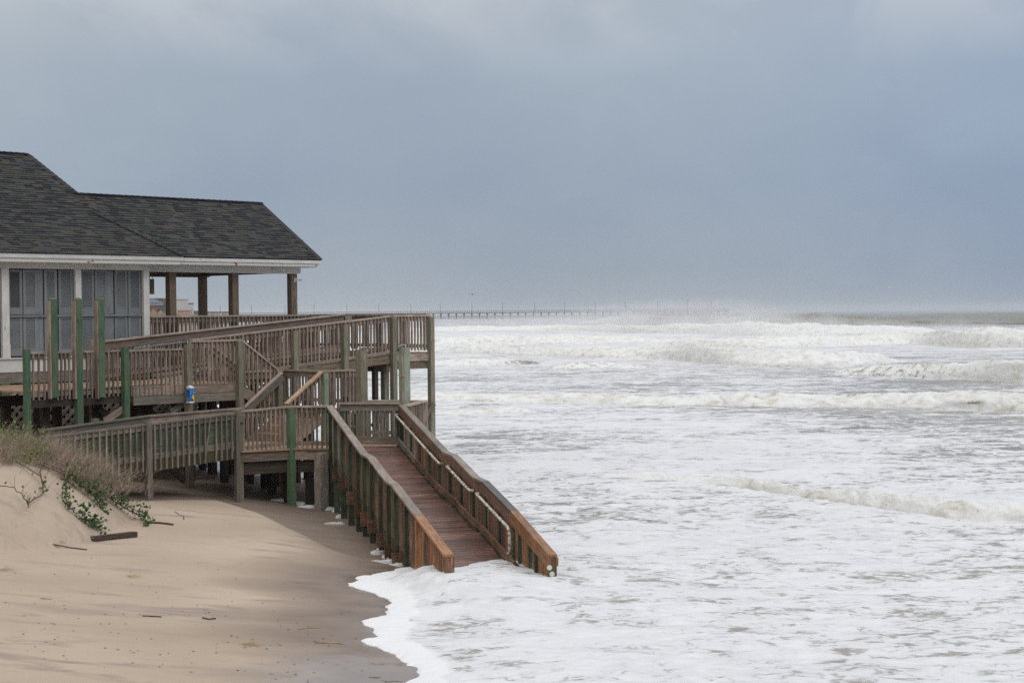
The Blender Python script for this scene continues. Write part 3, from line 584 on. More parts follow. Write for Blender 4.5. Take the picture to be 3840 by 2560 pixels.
# pilings and the lattice skirt below the floor
for x in (18, 150, 330, 500):
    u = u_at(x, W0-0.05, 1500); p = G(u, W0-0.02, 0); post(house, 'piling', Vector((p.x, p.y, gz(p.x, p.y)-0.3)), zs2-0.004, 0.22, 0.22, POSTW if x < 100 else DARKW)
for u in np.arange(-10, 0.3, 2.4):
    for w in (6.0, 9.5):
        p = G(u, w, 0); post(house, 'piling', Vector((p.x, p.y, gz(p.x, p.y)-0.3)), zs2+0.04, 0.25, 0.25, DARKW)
slab(house, 'back_light_block', G(uL, 11.5, 0), G(uR, 11.5, 0), 0.4, zs2, 0.04, DARKW)  # added boards, so that the lattice gaps stay dark
slab(house, 'side_light_block', G(uR-0.15, 2.9, 0), G(uR-0.15, 11.4, 0), 0.4, zs2, 0.04, DARKW)  # added too: keeps the bright sea from showing through the lattice
LATW = wood('pale_lattice_wood', (0.24, 0.19, 0.155), (0.42, 0.34, 0.28), (0.56, 0.47, 0.40))
lat = thing('lattice_skirt', G(-4, W0+0.1, 1.0), 'brown wooden lattice screen closing the space below the house and decks', 'lattice')
def lattice(u0, u1, z0, z1, w, pitch=0.235, wid=0.085):
    H = z1-z0; n = int((u1-u0+H)/pitch)+1
    for s_ in (1, -1):
        for i in range(n):
            a = u0-H+i*pitch if s_ == 1 else u0+i*pitch
            pa, pb = (a, z0), (a+s_*H, z1)
            # clip to u0..u1
            ts = [0, 1]
            du = pb[0]-pa[0]
            lo, hi = 0.0, 1.0
            for lim, sg in ((u0, 1), (u1, -1)):
                va, vb = sg*(pa[0]-lim), sg*(pb[0]-lim)
                if va < 0 and vb < 0: lo, hi = 1, 0
                elif va < 0: lo = max(lo, -va/(vb-va))
                elif vb < 0: hi = min(hi, va/(va-vb))
            if hi-lo < 0.15: continue
            A = G(pa[0]+du*lo, w+(0.018 if s_ == -1 else 0), pa[1]+H*lo); B = G(pa[0]+du*hi, w+(0.018 if s_ == -1 else 0), pa[1]+H*hi)
            plank(lat, 'lattice_strip', A, B, wid, 0.015, LATW if s_ == 1 else CAPW, up=WD)
lattice(-6.2, 0.2, 1.15, zs2-0.02, W0+0.12)
lattice(0.6, 4.9, 1.2, 2.75, W0+0.12)

# ------------------------------------------------------------------ roofs
SHM, t, b = newmat('asphalt_shingle', 0.9, 0.15)
oi = N(t, 'ShaderNodeAttribute', attribute_name='tone'); ob = N(t, 'ShaderNodeObjectInfo'); g = N(t, 'ShaderNodeNewGeometry')
nz = N(t, 'ShaderNodeTexNoise', i_Scale=60.0, i_Detail=3.0); t.links.new(g.outputs['Position'], nz.inputs['Vector'])
tone = mathn(t, 'ADD', oi.outputs['Fac'], mathn(t, 'MULTIPLY', ob.outputs['Random'], 1.0)); tone = mathn(t, 'FRACT', tone)
sr = ramp(t, [(0.0, (0.031, 0.031, 0.035)), (0.3, (0.047, 0.047, 0.048)), (0.6, (0.063, 0.063, 0.059)), (0.85, (0.075, 0.072, 0.063)), (1.0, (0.073, 0.061, 0.051))]); t.links.new(tone, sr.inputs[0])
ngr = ramp(t, [(0.3, (0.8, 0.8, 0.8)), (0.7, (1.2, 1.2, 1.2))]); t.links.new(nz.outputs[0], ngr.inputs[0])
t.links.new(mixc(t, 1.0, sr.outputs[0], ngr.outputs[0], 'MULTIPLY'), b.inputs['Base Color'])
UNDER = plain('roof_underlay', (0.03, 0.03, 0.032), 0.95)
def shingle_proto(wd, thk, ex=0.135):
    me = bpy.data.meshes.new('shingle'); h = ex*1.25
    v = [(-wd/2, 0, thk), (wd/2, 0, thk), (wd/2, h, 0.003), (-wd/2, h, 0.003), (-wd/2, 0, -0.004), (wd/2, 0, -0.004)]
    me.from_pydata(v, [], [(0, 1, 2, 3), (4, 5, 1, 0), (0, 3, 4), (5, 2, 1)]); me.materials.append(SHM)
    a = me.attributes.new('tone', 'FLOAT', 'POINT'); a.data.foreach_set('value', [0.0]*6); return me
PROTO = {(w_, t_): shingle_proto(w_, t_) for w_ in (0.17, 0.24, 0.31) for t_ in (0.014, 0.030)}
def shingles(parent, O, e, s, Lu, Ls, ok, seed, ex=0.135, singles=300):
    """O: eave corner, e along the eave, s up the slope; ok(a, b) tells whether the roof exists there"""
    rnd = random.Random(seed); n = e.cross(s).normalized(); items = []
    for r in range(int(Ls/ex)+1):
        a = -rnd.random()*0.3; bq = r*ex-0.02
        while a < Lu:
            w_ = rnd.choice((0.17, 0.24, 0.24, 0.31)); t_ = rnd.choice((0.014, 0.030, 0.030))
            if ok(a+w_/2, bq+ex/2): items.append((a+w_/2, bq, w_, t_, rnd.random()))
            a += w_+0.004
    pos = lambda i: O+e*i[0]+s*i[1]+n*0.008
    def seen(i):
        p = pos(i); x = 1920+FPX*p.x/p.y; return (0 if 0 < x < 3840 else 1, (p-EYE).length)
    items.sort(key=seen); R = Matrix((e, s, n)).transposed().to_4x4(); org = parent_loc(parent)
    for it in items[:singles]:
        o = bpy.data.objects.new('shingle', PROTO[(it[2], it[3])]); link(o, parent); M = R.copy(); M.translation = pos(it)-org; o.matrix_local = M
    rest = items[singles:]
    if rest:
        V, F, T = [], [], []
        for it in rest:
            k = len(V); p = pos(it); w_, h = it[2]/2, ex*1.25
            V += [p-e*w_+n*it[3], p+e*w_+n*it[3], p+e*w_+s*h+n*0.003, p-e*w_+s*h+n*0.003, p-e*w_-n*0.004, p+e*w_-n*0.004]
            F += [(k, k+1, k+2, k+3), (k+4, k+5, k+1, k), (k, k+3, k+4), (k+5, k+2, k+1)]; T += [it[4]]*6
        o = meshobj('shingles', V, F, SHM, parent); tag(o, kind='stuff'); a = o.data.attributes.new('tone', 'FLOAT', 'POINT'); a.data.foreach_set('value', T)
CAPM, t2_, b2_ = newmat('ridge_cap_shingle', 0.9, 0.15)
o2 = N(t2_, 'ShaderNodeObjectInfo'); c2 = ramp(t2_, [(0, (0.035, 0.034, 0.036)), (1, (0.06, 0.057, 0.055))]); t2_.links.new(o2.outputs['Random'], c2.inputs[0]); t2_.links.new(c2.outputs[0], b2_.inputs['Base Color'])
def cap_line(parent, A, B, wid=0.26, step=0.19, thk=0.03):
    A = Vector(A); B = Vector(B); L = (B-A).length; n = int(L/step)
    for i in range(n):
        p = A.lerp(B, i/n); q = A.lerp(B, (i+1.25)/n) if i < n-1 else B
        plank(parent, 'ridge_cap', p+UPV*0.010, q-UPV*0.006, wid, thk, CAPM)
# pavilion roof: a gable, its front slope runs on into the house roof
pav = thing('pavilion', G(3.4, 5.3, F0), 'open gabled pavilion with brown posts and dark shingle roof joined to the house', 'pavilion')
pe = on_w(1205, 974, 2.41); prd = on_w(975, 764, 5.29); uPe = u_of(pe); zE = pe.z; zR = prd.z+0.02; uG = -0.25
wE, wRg = 2.41, 5.29; sl = (Vector((0, 0, zR-zE))+WD*(wRg-wE)); Ls = sl.length; sdir_ = sl.normalized()
def roof_plate(parent, pts, mat=UNDER, thk=0.03):
    pts = [Vector(p) for p in pts]; n = (pts[1]-pts[0]).cross(pts[2]-pts[0]).normalized(); n = n if n.z > 0 else -n
    vs = [p-n*0.004 for p in pts]+[p-n*thk for p in pts]; k = len(pts)
    fs = [tuple(range(k)), tuple(range(2*k-1, k-1, -1))]+[(i, k+i, k+(i+1) % k, (i+1) % k) for i in range(k)]
    return meshobj('roof_deck', vs, fs, mat, parent)
u0p = uG
roof_plate(pav, [G(u0p, wE, zE), G(uPe, wE, zE), G(uPe, wRg, zR), G(u0p, wRg, zR)])
roof_plate(pav, [G(u0p, wRg, zR), G(uPe, wRg, zR), G(uPe, 2*wRg-wE, zE), G(u0p, 2*wRg-wE, zE)])
# porch and house slopes
zP = on_w(690, 962, 2.1).z; wP = 2.1; uP = u_of(on_w(690, 962, 2.1)); pt = on_w(340, 803, 4.39); wT = 4.39; zT = zE+(zR-zE)*(wT-wE)/(wRg-wE)+0.03; uT = u_of(pt)
hr = on_w(100, 578, 7.35); wH = 7.35; zH = hr.z; uH = u_of(hr)
def ok_pav(a, b_):
    u = u0p+a; w = wE+(wRg-wE)*b_/Ls
    if b_ > Ls-0.02 or u > uPe-0.06: return False
    if w < wT: return u > uT+(uP-uT)*(wT-w)/(wT-wP)-0.05 and u > uT-0.1
    return u > uG-0.05
shingles(pav, G(u0p, wE, zE), UD, sdir_, uPe-u0p+0.03, Ls, ok_pav, 1)
shingles(pav, G(uPe, 2*wRg-wE, zE), -UD, (sl-2*WD*(wRg-wE)).normalized(), uPe-u0p, Ls, lambda a, b_: b_ < Ls-0.02, 2, singles=0)
cap_line(pav, G(uG, wRg, zR), G(uPe, wRg, zR)); plank(pav, 'rake_edge', G(uPe-0.06, wE-0.02, zE+0.012), G(uPe-0.06, wRg, zR+0.012), 0.16, 0.03, CAPM)
def ns(v): return v.normalized()
slp = ns(G(0, wT, zT)-G(0, wP, zP)); Lp = (G(0, wT, zT)-G(0, wP, zP)).length
roof_plate(house, [G(uL, wP, zP), G(uP, wP, zP), G(uT, wT, zT), G(uL, wT, zT)])
shingles(house, G(uL, wP, zP), UD, slp, uP-uL, Lp, lambda a, b_: uL+a < uP+(uT-uP)*b_/Lp+0.05, 3, singles=180)
sl2 = ns(G(0, wH, zH)-G(0, wT, zT)); L2 = (G(0, wH, zH)-G(0, wT, zT)).length
uJ = u_of(on_w(285, 745, wRg))
roof_plate(house, [G(uL, wT, zT), G(uT, wT, zT), G(uJ, wRg, zT+(zH-zT)*(wRg-wT)/(wH-wT)), G(uH, wH, zH), G(uL, wH, zH)])
def edge_u(w): return np.interp(w, [wT, wRg, wH], [uT+0.2, uJ, uH])
shingles(house, G(uL, wT, zT), UD, sl2, 12, L2, lambda a, b_: b_ < L2-0.02 and uL+a < edge_u(wT+(wH-wT)*b_/L2)-0.10, 4, singles=120)
roof_plate(house, [G(uL, wH, zH), G(uH, wH, zH), G(uH, 2*wH-wP, zP), G(uL, 2*wH-wP, zP)])
meshobj('gable_wall', [G(uH-.02, wT, zT-0.1), G(uH-.02, wH, zH-0.1), G(uH-.02, 2*wH-wT, zT-0.1), G(uH-.02, 2*wH-wT, zP-.3), G(uH-.02, wT, zP-.3)], [(0, 1, 2, 3, 4)], WHITEP, house)
cap_line(house, G(uL, wH, zH), G(uH, wH, zH)); cap_line(house, G(uP-0.02, wP, zP+0.015), G(uT, wT, zT+0.015), 0.24)
cap_line(house, G(uJ, wRg, zT+(zH-zT)*(wRg-wT)/(wH-wT)), G(uH, wH, zH), 0.2)
# fascia boards: two stepped courses
def fascia(parent, ua, ub, w, z, fh):
    h = fh
    plank(parent, 'fascia_board', G(ua, w+0.02, z-0.01-h/2), G(ub, w+0.02, z-0.01-h/2), 0.04, h, WHITEP)
    plank(parent, 'fascia_board', G(ua, w+0.06, z-0.01-h*1.5), G(ub-0.06, w+0.06, z-0.01-h*1.5), 0.04, h, RUSTWHITE)
    plank(parent, 'soffit', G(ua, w+0.33, z-0.02-h*2), G(ub-0.1, w+0.33, z-0.02-h*2), 0.50, 0.02, WHITEP)
fascia(house, uL, uP-0.02, wP, zP, 0.10); fascia(pav, uP-0.55, uPe-0.02, wE, zE-0.015, 0.088)
plank(pav, 'fascia_board', G(uPe-0.03, wE+0.05, zE-0.085), G(uPe-0.03, wRg, zR-0.085), 0.04, 0.15, WHITEP)
plank(pav, 'fascia_board', G(uPe-0.03, 2*wRg-wE, zE-0.085), G(uPe-0.03, wRg+.02, zR-0.085), 0.04, 0.15, WHITEP)
# posts and beams
wF = 3.0; zBB = on_w(1090, 1027, wF).z
uA, uB = u_at(641, wF, 1110), u_at(1096, wF, 1110); wBk = w_of(at_depth(755, 1110, 49.1))
for i, (u, w) in enumerate(((uA, wF), ((uA+uB)/2, wF), (uB, wF), (uB, wBk), (uA, wBk), ((uA+uB)/2, wBk))):
    if i in (5,): continue
    post(pav, 'post', G(u, w, F0-0.02), zBB+0.02, 0.205, 0.205, PAVW)
    if i in (3,):
        p = G(u, w, 0); post(pav, 'piling', Vector((p.x, p.y, gz(p.x, p.y)-0.4)), F0-0.05, 0.23, 0.23, DARKW)
for w, m_ in ((wF-0.02, WHITEP), (wBk, PAVW)):
    plank(pav, 'beam', G(uP-0.9 if w < 4 else uA-0.3, w, zBB+0.17), G(uB+0.2, w, zBB+0.17), 0.26, 0.28, m_)
    plank(pav, 'beam_trim', G(uP-0.9 if w < 4 else uA-0.3, w-0.02, zBB+0.02), G(uB+0.16, w-0.02, zBB+0.02), 0.25, 0.035, m_)
plank(pav, 'beam', G(uB, wF+0.15, zBB+0.17), G(uB, wBk-0.15, zBB+0.17), 0.2, 0.27, PAVW)
plank(pav, 'ceiling', G(uA-0.4, (wF+wBk)/2, zBB+0.42), G(uB+0.15, (wF+wBk)/2, zBB+0.42), wBk-wF, 0.02, PAVW)
lp = thing('wall_lamp', G(uB+0.02, wF-0.11, on_w(1105, 1050, wF).z), 'small white pipe lamp bracket on the pavilion corner post', 'lamp')
q0 = G(uB+0.03, wF-0.105, on_w(1105, 1050, wF).z); plank(lp, 'base_plate', q0-UPV*0.06, q0+UPV*0.06, 0.09, 0.03, PIPE, up=WD)
tube(lp, 'arm', [q0-WD*0.01, q0-WD*0.06, q0-WD*0.08+UD*0.10], 0.016, PIPE); tube(lp, 'lamp_socket', [q0-WD*0.08+UD*0.10, q0-WD*0.08+UD*0.17], 0.026, PIPE)
nb_ = thing('hanging_board', on_w(566, 1102, 3.1), 'dark brown board hanging under the beam beside the white house corner', 'board')
p0, p1 = on_w(557, 1103, 3.1), on_w(577, 1046, 3.1)
plank(nb_, 'panel', Vector((p0.x, p0.y, p0.z)).lerp(Vector((p1.x, p1.y, p0.z)), .5), Vector((p0.x, p0.y, p1.z)).lerp(Vector((p1.x, p1.y, p1.z)), .5), 0.03, (p1-p0).dot(UD), PAVW, up=UD)
for k in (.25, .75):
    a = Vector((p0.x, p0.y, 0)).lerp(Vector((p1.x, p1.y, 0)), k); tube(nb_, 'hanger', [Vector((a.x, a.y, p1.z)), Vector((a.x, a.y, zBB+0.05))], 0.008, STEEL, 6)

# ------------------------------------------------------------------ upper deck around the pavilion
uC, uN = u_at(1610, 0, 1178), u_at(1466, 0, 1183)
deck = thing('upper_deck', G(6, 3, 0.0), 'high weathered wooden deck with railings around the pavilion on posts', 'deck')
deck_boards(deck, (G(uR+0.1, W0, F0), G(uC, W0, F0), G(uC, 8.3, F0), G(uR+0.1, 8.3, F0)), None, WOOD)
deck_boards(deck, (G(uN, 0.0, F0), G(uC, 0.0, F0), G(uC, W0-0.01, F0), G(uN, W0-0.01, F0)), None, WOOD)
uE1 = u_at(1150, W0, 1178)
railing(deck, G(uR+0.02, W0, F0), G(uE1, W0, F0), 1.10, -WD, seed=1)
railing(deck, G(uN, 0.0, F0), G(uC, 0.0, F0), 1.06, -WD, seed=2)
railing(deck, G(uC, 0.06, F0), G(uC, 8.2, F0), 1.10, UD, seed=3, board=0.17)
railing(deck, G(uC, 8.25, F0), G(uR+0.5, 8.25, F0), 1.05, WD, seed=4, step=0.16)
for u in (uE1,): post(deck, 'rail_post', G(u+0.05, W0, F0-0.3), F0+1.07, 0.13, 0.13, DGREENW)
for u, w, top, m_ in ((uN, -0.09, F0+1.02, POSTW), (uC-0.04, -0.10, F0+1.0, POSTW), (uC, 2.2, F0+1.0, DGREENW), (uC, 4.4, F0+1.0, DGREENW), (uC, 6.6, F0+1.0, DGREENW)):
    p = G(u, w, 0); post(deck, 'post', Vector((p.x, p.y, gz(p.x, p.y)-0.4 if w < 1 else F0-0.3)), top, 0.15, 0.15, m_)
p = G(uN+0.18, 0.5, 0); post(deck, 'post', Vector((p.x, p.y, gz(p.x, p.y)-0.4)), F0-0.2, 0.17, 0.17, POSTW)
p = G(uN-0.35, 0.3, 0); post(deck, 'post', Vector((p.x, p.y, gz(p.x, p.y)-0.4)), F0-0.2, 0.13, 0.13, DARKW)
for k, (dz, m_) in enumerate(((0.135, WOOD), (0.355, PAVW))):
    plank(deck, 'fascia_board', G(uN+0.08, -0.05+0.05*k, F0-dz), G(uC-0.10, -0.05+0.05*k, F0-dz), 0.04, 0.21, m_)
    plank(deck, 'end_beam', G(uC-0.02, 0.0, F0-dz), G(uC-0.02, 8.2, F0-dz), 0.04, 0.21, m_)
plank(deck, 'cross_beam', G(uN-0.1, 0.02, F0-0.40), G(uN-0.1, 2.4, F0-0.40), 0.10, 0.24, PAVW)
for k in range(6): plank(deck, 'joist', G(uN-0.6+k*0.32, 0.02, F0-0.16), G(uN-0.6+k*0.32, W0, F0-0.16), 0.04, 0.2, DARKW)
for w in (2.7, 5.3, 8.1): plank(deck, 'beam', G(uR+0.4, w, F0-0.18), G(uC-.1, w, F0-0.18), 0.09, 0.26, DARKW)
pa, pb = at_depth(1572, 1600, 45.2), at_depth(1628, 1512, 45.5); plank(deck, 'brace', pa, pb, 0.05, 0.13, PAVW)
pa, pb = at_depth(1395, 1600, 45), at_depth(1460, 1535, 45); plank(deck, 'brace', pa, pb, 0.05, 0.16, PAVW)

slab(deck, 'back_light_block', G(uR+0.3, 8.15, 0), G(5.6, 8.15, 0), 0.1, F0-0.3, 0.04, DARKW)  # added skirt, sized to shut out bright water behind the lattice
# ------------------------------------------------------------------ upper access ramp
ra = thing('access_ramp', G(3, 1, 1.0), 'weathered upper wooden ramp sloping from the pavilion deck down to the left landing', 'ramp')
deck_boards(ra, (G(0.0, 0.0, F1), G(uN-0.02, 0.0, F0), G(uN-0.02, 2.1, F0), G(0.0, 2.1, F1)), None, WOOD)
railing(ra, G(-0.02, 0.0, F1), G(uN-0.03, 0.0, F0), 1.05, -WD, seed=5)
uf0 = u_at(356, 2.1, 1280); uf1 = u_at(1287, 2.1, 1177)
ffl = lambda u: F1+(F0-F1)*min(max(u/uN, 0), 1)
zA = on_w(356, 1280, 2.1).z
sA, sB = G(uf0, 2.1, zA-1.09), G(uf1, 2.1, F0+0.02)
railing(ra, sA, sB, 1.09, WD, seed=6, board=0.19)
for i, x in enumerate((1116-12, 1290+2)):
    u = u_at(x, -0.09, 1300); p = G(u, -0.1, 0); zt = ffl(u)+0.96
    post(ra, 'post', Vector((p.x, p.y, gz(p.x, p.y)-0.4)), zt, 0.15, 0.15, POSTW)
for u in (1.2, 3.4, 5.4):
    p = G(u, 2.18, 0); post(ra, 'post', Vector((p.x, p.y, gz(p.x, p.y)-0.4)), ffl(u)+1.0, 0.13, 0.13, DGREENW)
plank(ra, 'side_beam', G(0.1, -0.02, F1-0.17), G(uN-0.1, -0.02, F0-0.17), 0.04, 0.22, PAVW)
plank(ra, 'side_beam', G(0.1, 2.1, F1-0.17), G(uN-0.1, 2.1, F0-0.17), 0.04, 0.22, PAVW)
plank(ra, 'rail_block', G(uf1+0.06, 2.1, F0+0.93), G(uf1+0.30, 2.1, F0+0.96), 0.05, 0.2, GREYW)
tube(ra, 'handrail_pipe', [G(2.6, 1.98, ffl(2.6)+0.72), G(5.6, 1.98, ffl(5.6)+0.72)], 0.022, RUST)
tube(ra, 'handrail_pipe', [on_w(505, 1305, 0.2), on_w(700, 1281, 0.2)], 0.022, STEEL)
plank(ra, 'wheel_guard', G(0.1, 0.06, F1+0.10), G(uN-.1, 0.06, F0+0.10), 0.04, 0.09, WOOD); plank(ra, 'wheel_guard', G(0.1, 2.04, F1+0.10), G(uN-.1, 2.04, F0+0.10), 0.04, 0.09, WOOD)

# ------------------------------------------------------------------ upper landing with its green posts
wL = -1.5; ul0, ul1 = u_at(98, wL, 1312), u_at(900, wL, 1272); um = u_at(705, wL, 1300)
ld = thing('upper_landing', G(-2.5, 0, 1.0), 'weathered landing with tall green painted posts in front of the shuttered wall', 'landing')
deck_boards(ld, (G(ul0, wL, F1), G(ul1, wL, F1), G(ul1, 2.1, F1), G(ul0, 2.1, F1)), None, STEPW)
RL_ = on_w(600, 1308, wL).z-F1
tall = []
for x0, x1, ytop, ybot, long_ in ((176, 213, 1118, 1490, False), (271, 305, 1118, 1592, True), (353, 390, 1117, 1488, False)):
    xm = (x0*0.35+x1*0.65); u = u_at(xm, wL-0.13, 1320); zt = on_w(xm, ytop+4, wL-0.13).z; zl = on_w(xm, ybot, wL-0.13).z
    tall.append(u); c = G(u, wL-0.13, zl if not long_ else gz(*G(u, wL-0.13, 0).xy)-0.2)
    po = post(ld, 'post', c, zt, 0.15, 0.15, GREENW)
    k = 0.075; tip = meshobj('post_cap', [G(u-k, wL-0.13-k, zt), G(u+k, wL-0.13-k, zt), G(u+k, wL-0.13+k, zt), G(u-k, wL-0.13+k, zt), G(u-k*.4, wL-0.13-k*.4, zt+.04), G(u+k*.4, wL-0.13-k*.4, zt+.04), G(u+k*.4, wL-0.13+k*.4, zt+.04), G(u-k*.4, wL-0.13+k*.4, zt+.04)], [(0, 1, 5, 4), (1, 2, 6, 5), (2, 3, 7, 6), (3, 0, 4, 7), (4, 5, 6, 7)], GREENW, po.parent)
    zl2 = on_w(x0+8, 1495, wL-0.13).z
    post(ld, 'post_plank', G(u-0.1, wL-0.135, zl2), zt-0.03, 0.045, 0.12, WOOD)
cuts = [ul0+0.08]+[v for u in tall for v in (u-0.13, u+0.085)]+[um-0.02]
for i in range(0, len(cuts)-1, 2): 
    if cuts[i+1]-cuts[i] > 0.15: railing(ld, G(cuts[i], wL, F1), G(cuts[i+1], wL, F1), RL_, -WD, seed=20+i, low=-0.2, step=0.115, a0=0.05, a1=0.05, capw=0.13)
railing(ld, G(um+0.08, wL, F1), G(ul1-0.04, wL, F1), 1.05, -WD, seed=30, low=0.0, step=0.125, a0=0.1)
def gpost(x, wof, ytop, size, m_, par=ld, name='post'):
    u = u_at(x, wL+wof, 1320); p = G(u, wL+wof, 0); zt = on_w(x, ytop, wL+wof).z
    return post(par, name, Vector((p.x, p.y, gz(p.x, p.y)-0.3)), zt, size, size, m_)
gpost(99, -0.08, 1309, 0.125, GREENW); gpost(469, -0.16, 1304, 0.14, GREENW); gpost(705, -0.12, 1292, 0.145, POSTW); gpost(898, -0.12, 1277, 0.145, POSTW)
gpost(345, 0.6, 1273, 0.12, GREYW)
u5 = u_at(500, wL-0.05, 1480); u4 = u_at(465, wL-0.05, 1480)
for (a, c) in ((u5, um-0.07), (um+0.07, ul1-0.07)):
    plank(ld, 'fascia_board', G(a, wL-0.03, F1-0.115), G(c, wL-0.03, F1-0.115), 0.04, 0.2, WOOD); plank(ld, 'fascia_board', G(a, wL-0.03, F1-0.325), G(c, wL-0.03, F1-0.325), 0.04, 0.2, GREYW)
    plank(ld, 'deck_edge', G(a, wL-0.035, F1-0.002), G(c, wL-0.035, F1-0.002), 0.05, 0.022, STEPW)
for i in range(16):
    a = ul0+0.2+(u4-ul0-0.25)*i/16; c = ul0+0.2+(u4-ul0-0.25)*(i+0.93)/16
    plank(ld, 'skirt_board', G((a+c)/2, wL+0.05, F1-0.19), G((a+c)/2, wL+0.05, F1-0.02), 0.02, c-a, DARKW, up=UD)
plank(ld, 'beam', G(ul0+.05, wL+0.02, F1-0.275), G(u5, wL+0.02, F1-0.275), 0.09, 0.17, DARKW); plank(ld, 'beam', G(ul0, 0.6, F1-0.3), G(ul1, 0.6, F1-0.3), 0.09, 0.24, DARKW)
tube(ld, 'handrail_pipe', [G(ul0+0.3, wL+0.0, F1-0.02), G(u5+1.0, wL+0.0, F1+0.03)], 0.028, STEEL)
for u in (-4.6, -3.3, -2.2, -0.8):
    for w in (wL+0.5, 0.8):
        p = G(u, w, 0); post(ld, 'piling', Vector((p.x, p.y, gz(p.x, p.y)-0.4)), F1-0.35, 0.17, 0.17, DARKW)
plank(ld, 'brace', on_w(392, 1580, wL-0.1), on_w(470, 1527, wL-0.1), 0.05, 0.15, WOOD); plank(ld, 'brace', on_w(372, 1533, wL+0.3), on_w(450, 1585, wL+0.3), 0.05, 0.13, DARKW)
plank(ld, 'brace', on_w(640, 1545, wL+0.1), on_w(690, 1510, wL+0.1), 0.05, 0.15, GREYW)
# dispenser box on the landing post
ud = u_at(716, wL-0.30, 1480); zt, zl = on_w(716, 1449, wL-0.3).z, on_w(716, 1510, wL-0.3).z; dc = G(ud, wL-0.275, 0); h_ = zt-zl
bx_ = thing('dispenser_box', Vector((dc.x, dc.y, zl)), 'small bright blue dispenser box with white lid and yellow hand print on the post', 'dispenser')
BLUE = plain('blue_print', (0.012, 0.165, 0.50), 0.35, 0.4, amt=0.05); DBLUE = plain('dark_blue_print', (0.005, 0.06, 0.22), 0.35); YEL = plain('yellow_print', (0.85, 0.62, 0.02), 0.4, amt=0.04); WPL = plain('white_plastic', (0.78, 0.78, 0.77), 0.4, amt=0.03); REDB = plain('brown_red_print', (0.10, 0.04, 0.03), 0.5); ORG = plain('orange_print', (0.75, 0.33, 0.02), 0.4)
post(bx_, 'case', Vector((dc.x, dc.y, zl+0.035)), zt-0.04, 0.125, 0.125, BLUE)
post(bx_, 'base', Vector((dc.x, dc.y, zl)), zl+0.035, 0.132, 0.132, WPL); post(bx_, 'lid', Vector((dc.x, dc.y, zt-0.04)), zt-0.005, 0.132, 0.132, WPL)
k = 0.066; top = [G(ud-k, wL-0.275-k, zt-.005), G(ud+k, wL-0.275-k, zt-.005), G(ud+k, wL-0.275+k, zt-.005), G(ud-k, wL-0.275+k, zt-.005), G(ud, wL-0.275, zt+0.03)]
meshobj('lid_peak', top, [(0, 1, 4), (1, 2, 4), (2, 3, 4), (3, 0, 4)], WPL, bx_)
def decal(face, pts, mat, name):
    """face 'r': the seaward face (a across 0..1 left to right, b up 0..1), face 'l': the landward face"""
    vs = []
    for a_, b_ in pts:
        if face == 'r': vs.append(G(ud-0.0625+0.125*a_, wL-0.275-0.0645, zl+h_*b_))
        else: vs.append(G(ud-0.0645, wL-0.275+0.0625-0.125*a_, zl+h_*b_))
    meshobj(name, vs, [tuple(range(len(vs)))], mat, bx_)
decal('r', [(.55, .08), (1, .08), (1, .42), (.92, .46), (.86, .50), (.80, .46), (.72, .50), (.62, .46), (.66, .40), (.66, .34), (.42, .36), (.44, .32), (.62, .26), (.72, .18)], YEL, 'hand_print')
decal('r', [(.40, .09), (.9, .09), (.98, .14), (.8, .20), (.75, .27), (.40, .27)], REDB, 'dark_print')
decal('r', [(.42, .86), (.62, .86), (.62, .93), (.42, .93)], WPL, 'tab'); decal('r', [(.44, .82), (.6, .82), (.6, .86), (.44, .86)], REDB, 'tab_mark')
for a_, b_ in ((.22, .74), (.68, .75), (.2, .60), (.78, .60), (.24, .57), (.84, .64)): decal('r', [(a_, b_-.025), (a_+.12, b_-.02), (a_+.13, b_+.03), (a_+.04, b_+.035)], WPL, 'white_print')
decal('l', [(.12, .22), (.92, .22), (.92, .30), (.12, .30)], ORG, 'sticker'); decal('l', [(.3, .80), (.65, .80), (.65, .85), (.42, .85), (.42, .88), (.3, .88)], WPL, 'white_print'); decal('l', [(.45, .12), (.6, .12), (.6, .18), (.45, .18)], WPL, 'white_print')
decal('l', [(.2, .60), (.8, .60), (.88, .66), (.8, .73), (.5, .76), (.2, .73), (.12, .66)], DBLUE, 'dark_print')
# ------------------------------------------------------------------ two-flight stairs
st_ = thing('staircase', G(1, -1.6, F2), 'two-flight weathered wooden staircase between upper and lower landing', 'staircase')
def flight(ua, za, ub, zb, w0, w1, n, mat):
    """n risers from (ua, za) down to (ub, zb)"""
    for i in range(n):
        z1 = za-(za-zb)*i/n; z0 = za-(za-zb)*(i+1)/n; u0 = ua+(ub-ua)*i/max(1, n-1) if n > 1 else ua
        u0 = ua+(ub-ua)*i/n; u1 = ua+(ub-ua)*(i+1)/n
        plank(st_, 'riser', G(u0, w0+0.03, (z0+z1)/2-0.02), G(u0, w1-0.03, (z0+z1)/2-0.02), 0.025, z1-z0-0.042, mat)
        if i < n-1: plank(st_, 'tread', G((u0+u1)/2, w0+0.02, z0-0.02), G((u0+u1)/2, w1-0.02, z0-0.02), abs(u1-u0)+0.03, 0.04, mat)
    for w in (w0, w1): plank(st_, 'stringer', G(ua, w, za-0.16), G(ub, w, zb-0.10), 0.045, 0.27, WOOD)
us1, um1 = ul1, 1.47
flight(us1, F1, um1, FM, wL+0.04, -0.06, 4, STEPW)
railing(st_, G(us1, wL, F1), G(um1, wL, FM-0.03), 1.05, -WD, seed=40, low=0.06, botboard=False)
railing(st_, G(us1, -0.1, F1), G(um1, -0.1, FM-0.03), 0.98, WD, seed=41, low=0.06, botboard=False)
wA, wB = -3.15, -1.65; uF1, uF0 = 1.58, 0.42
uMe = u_at(1345, wA, 1390)
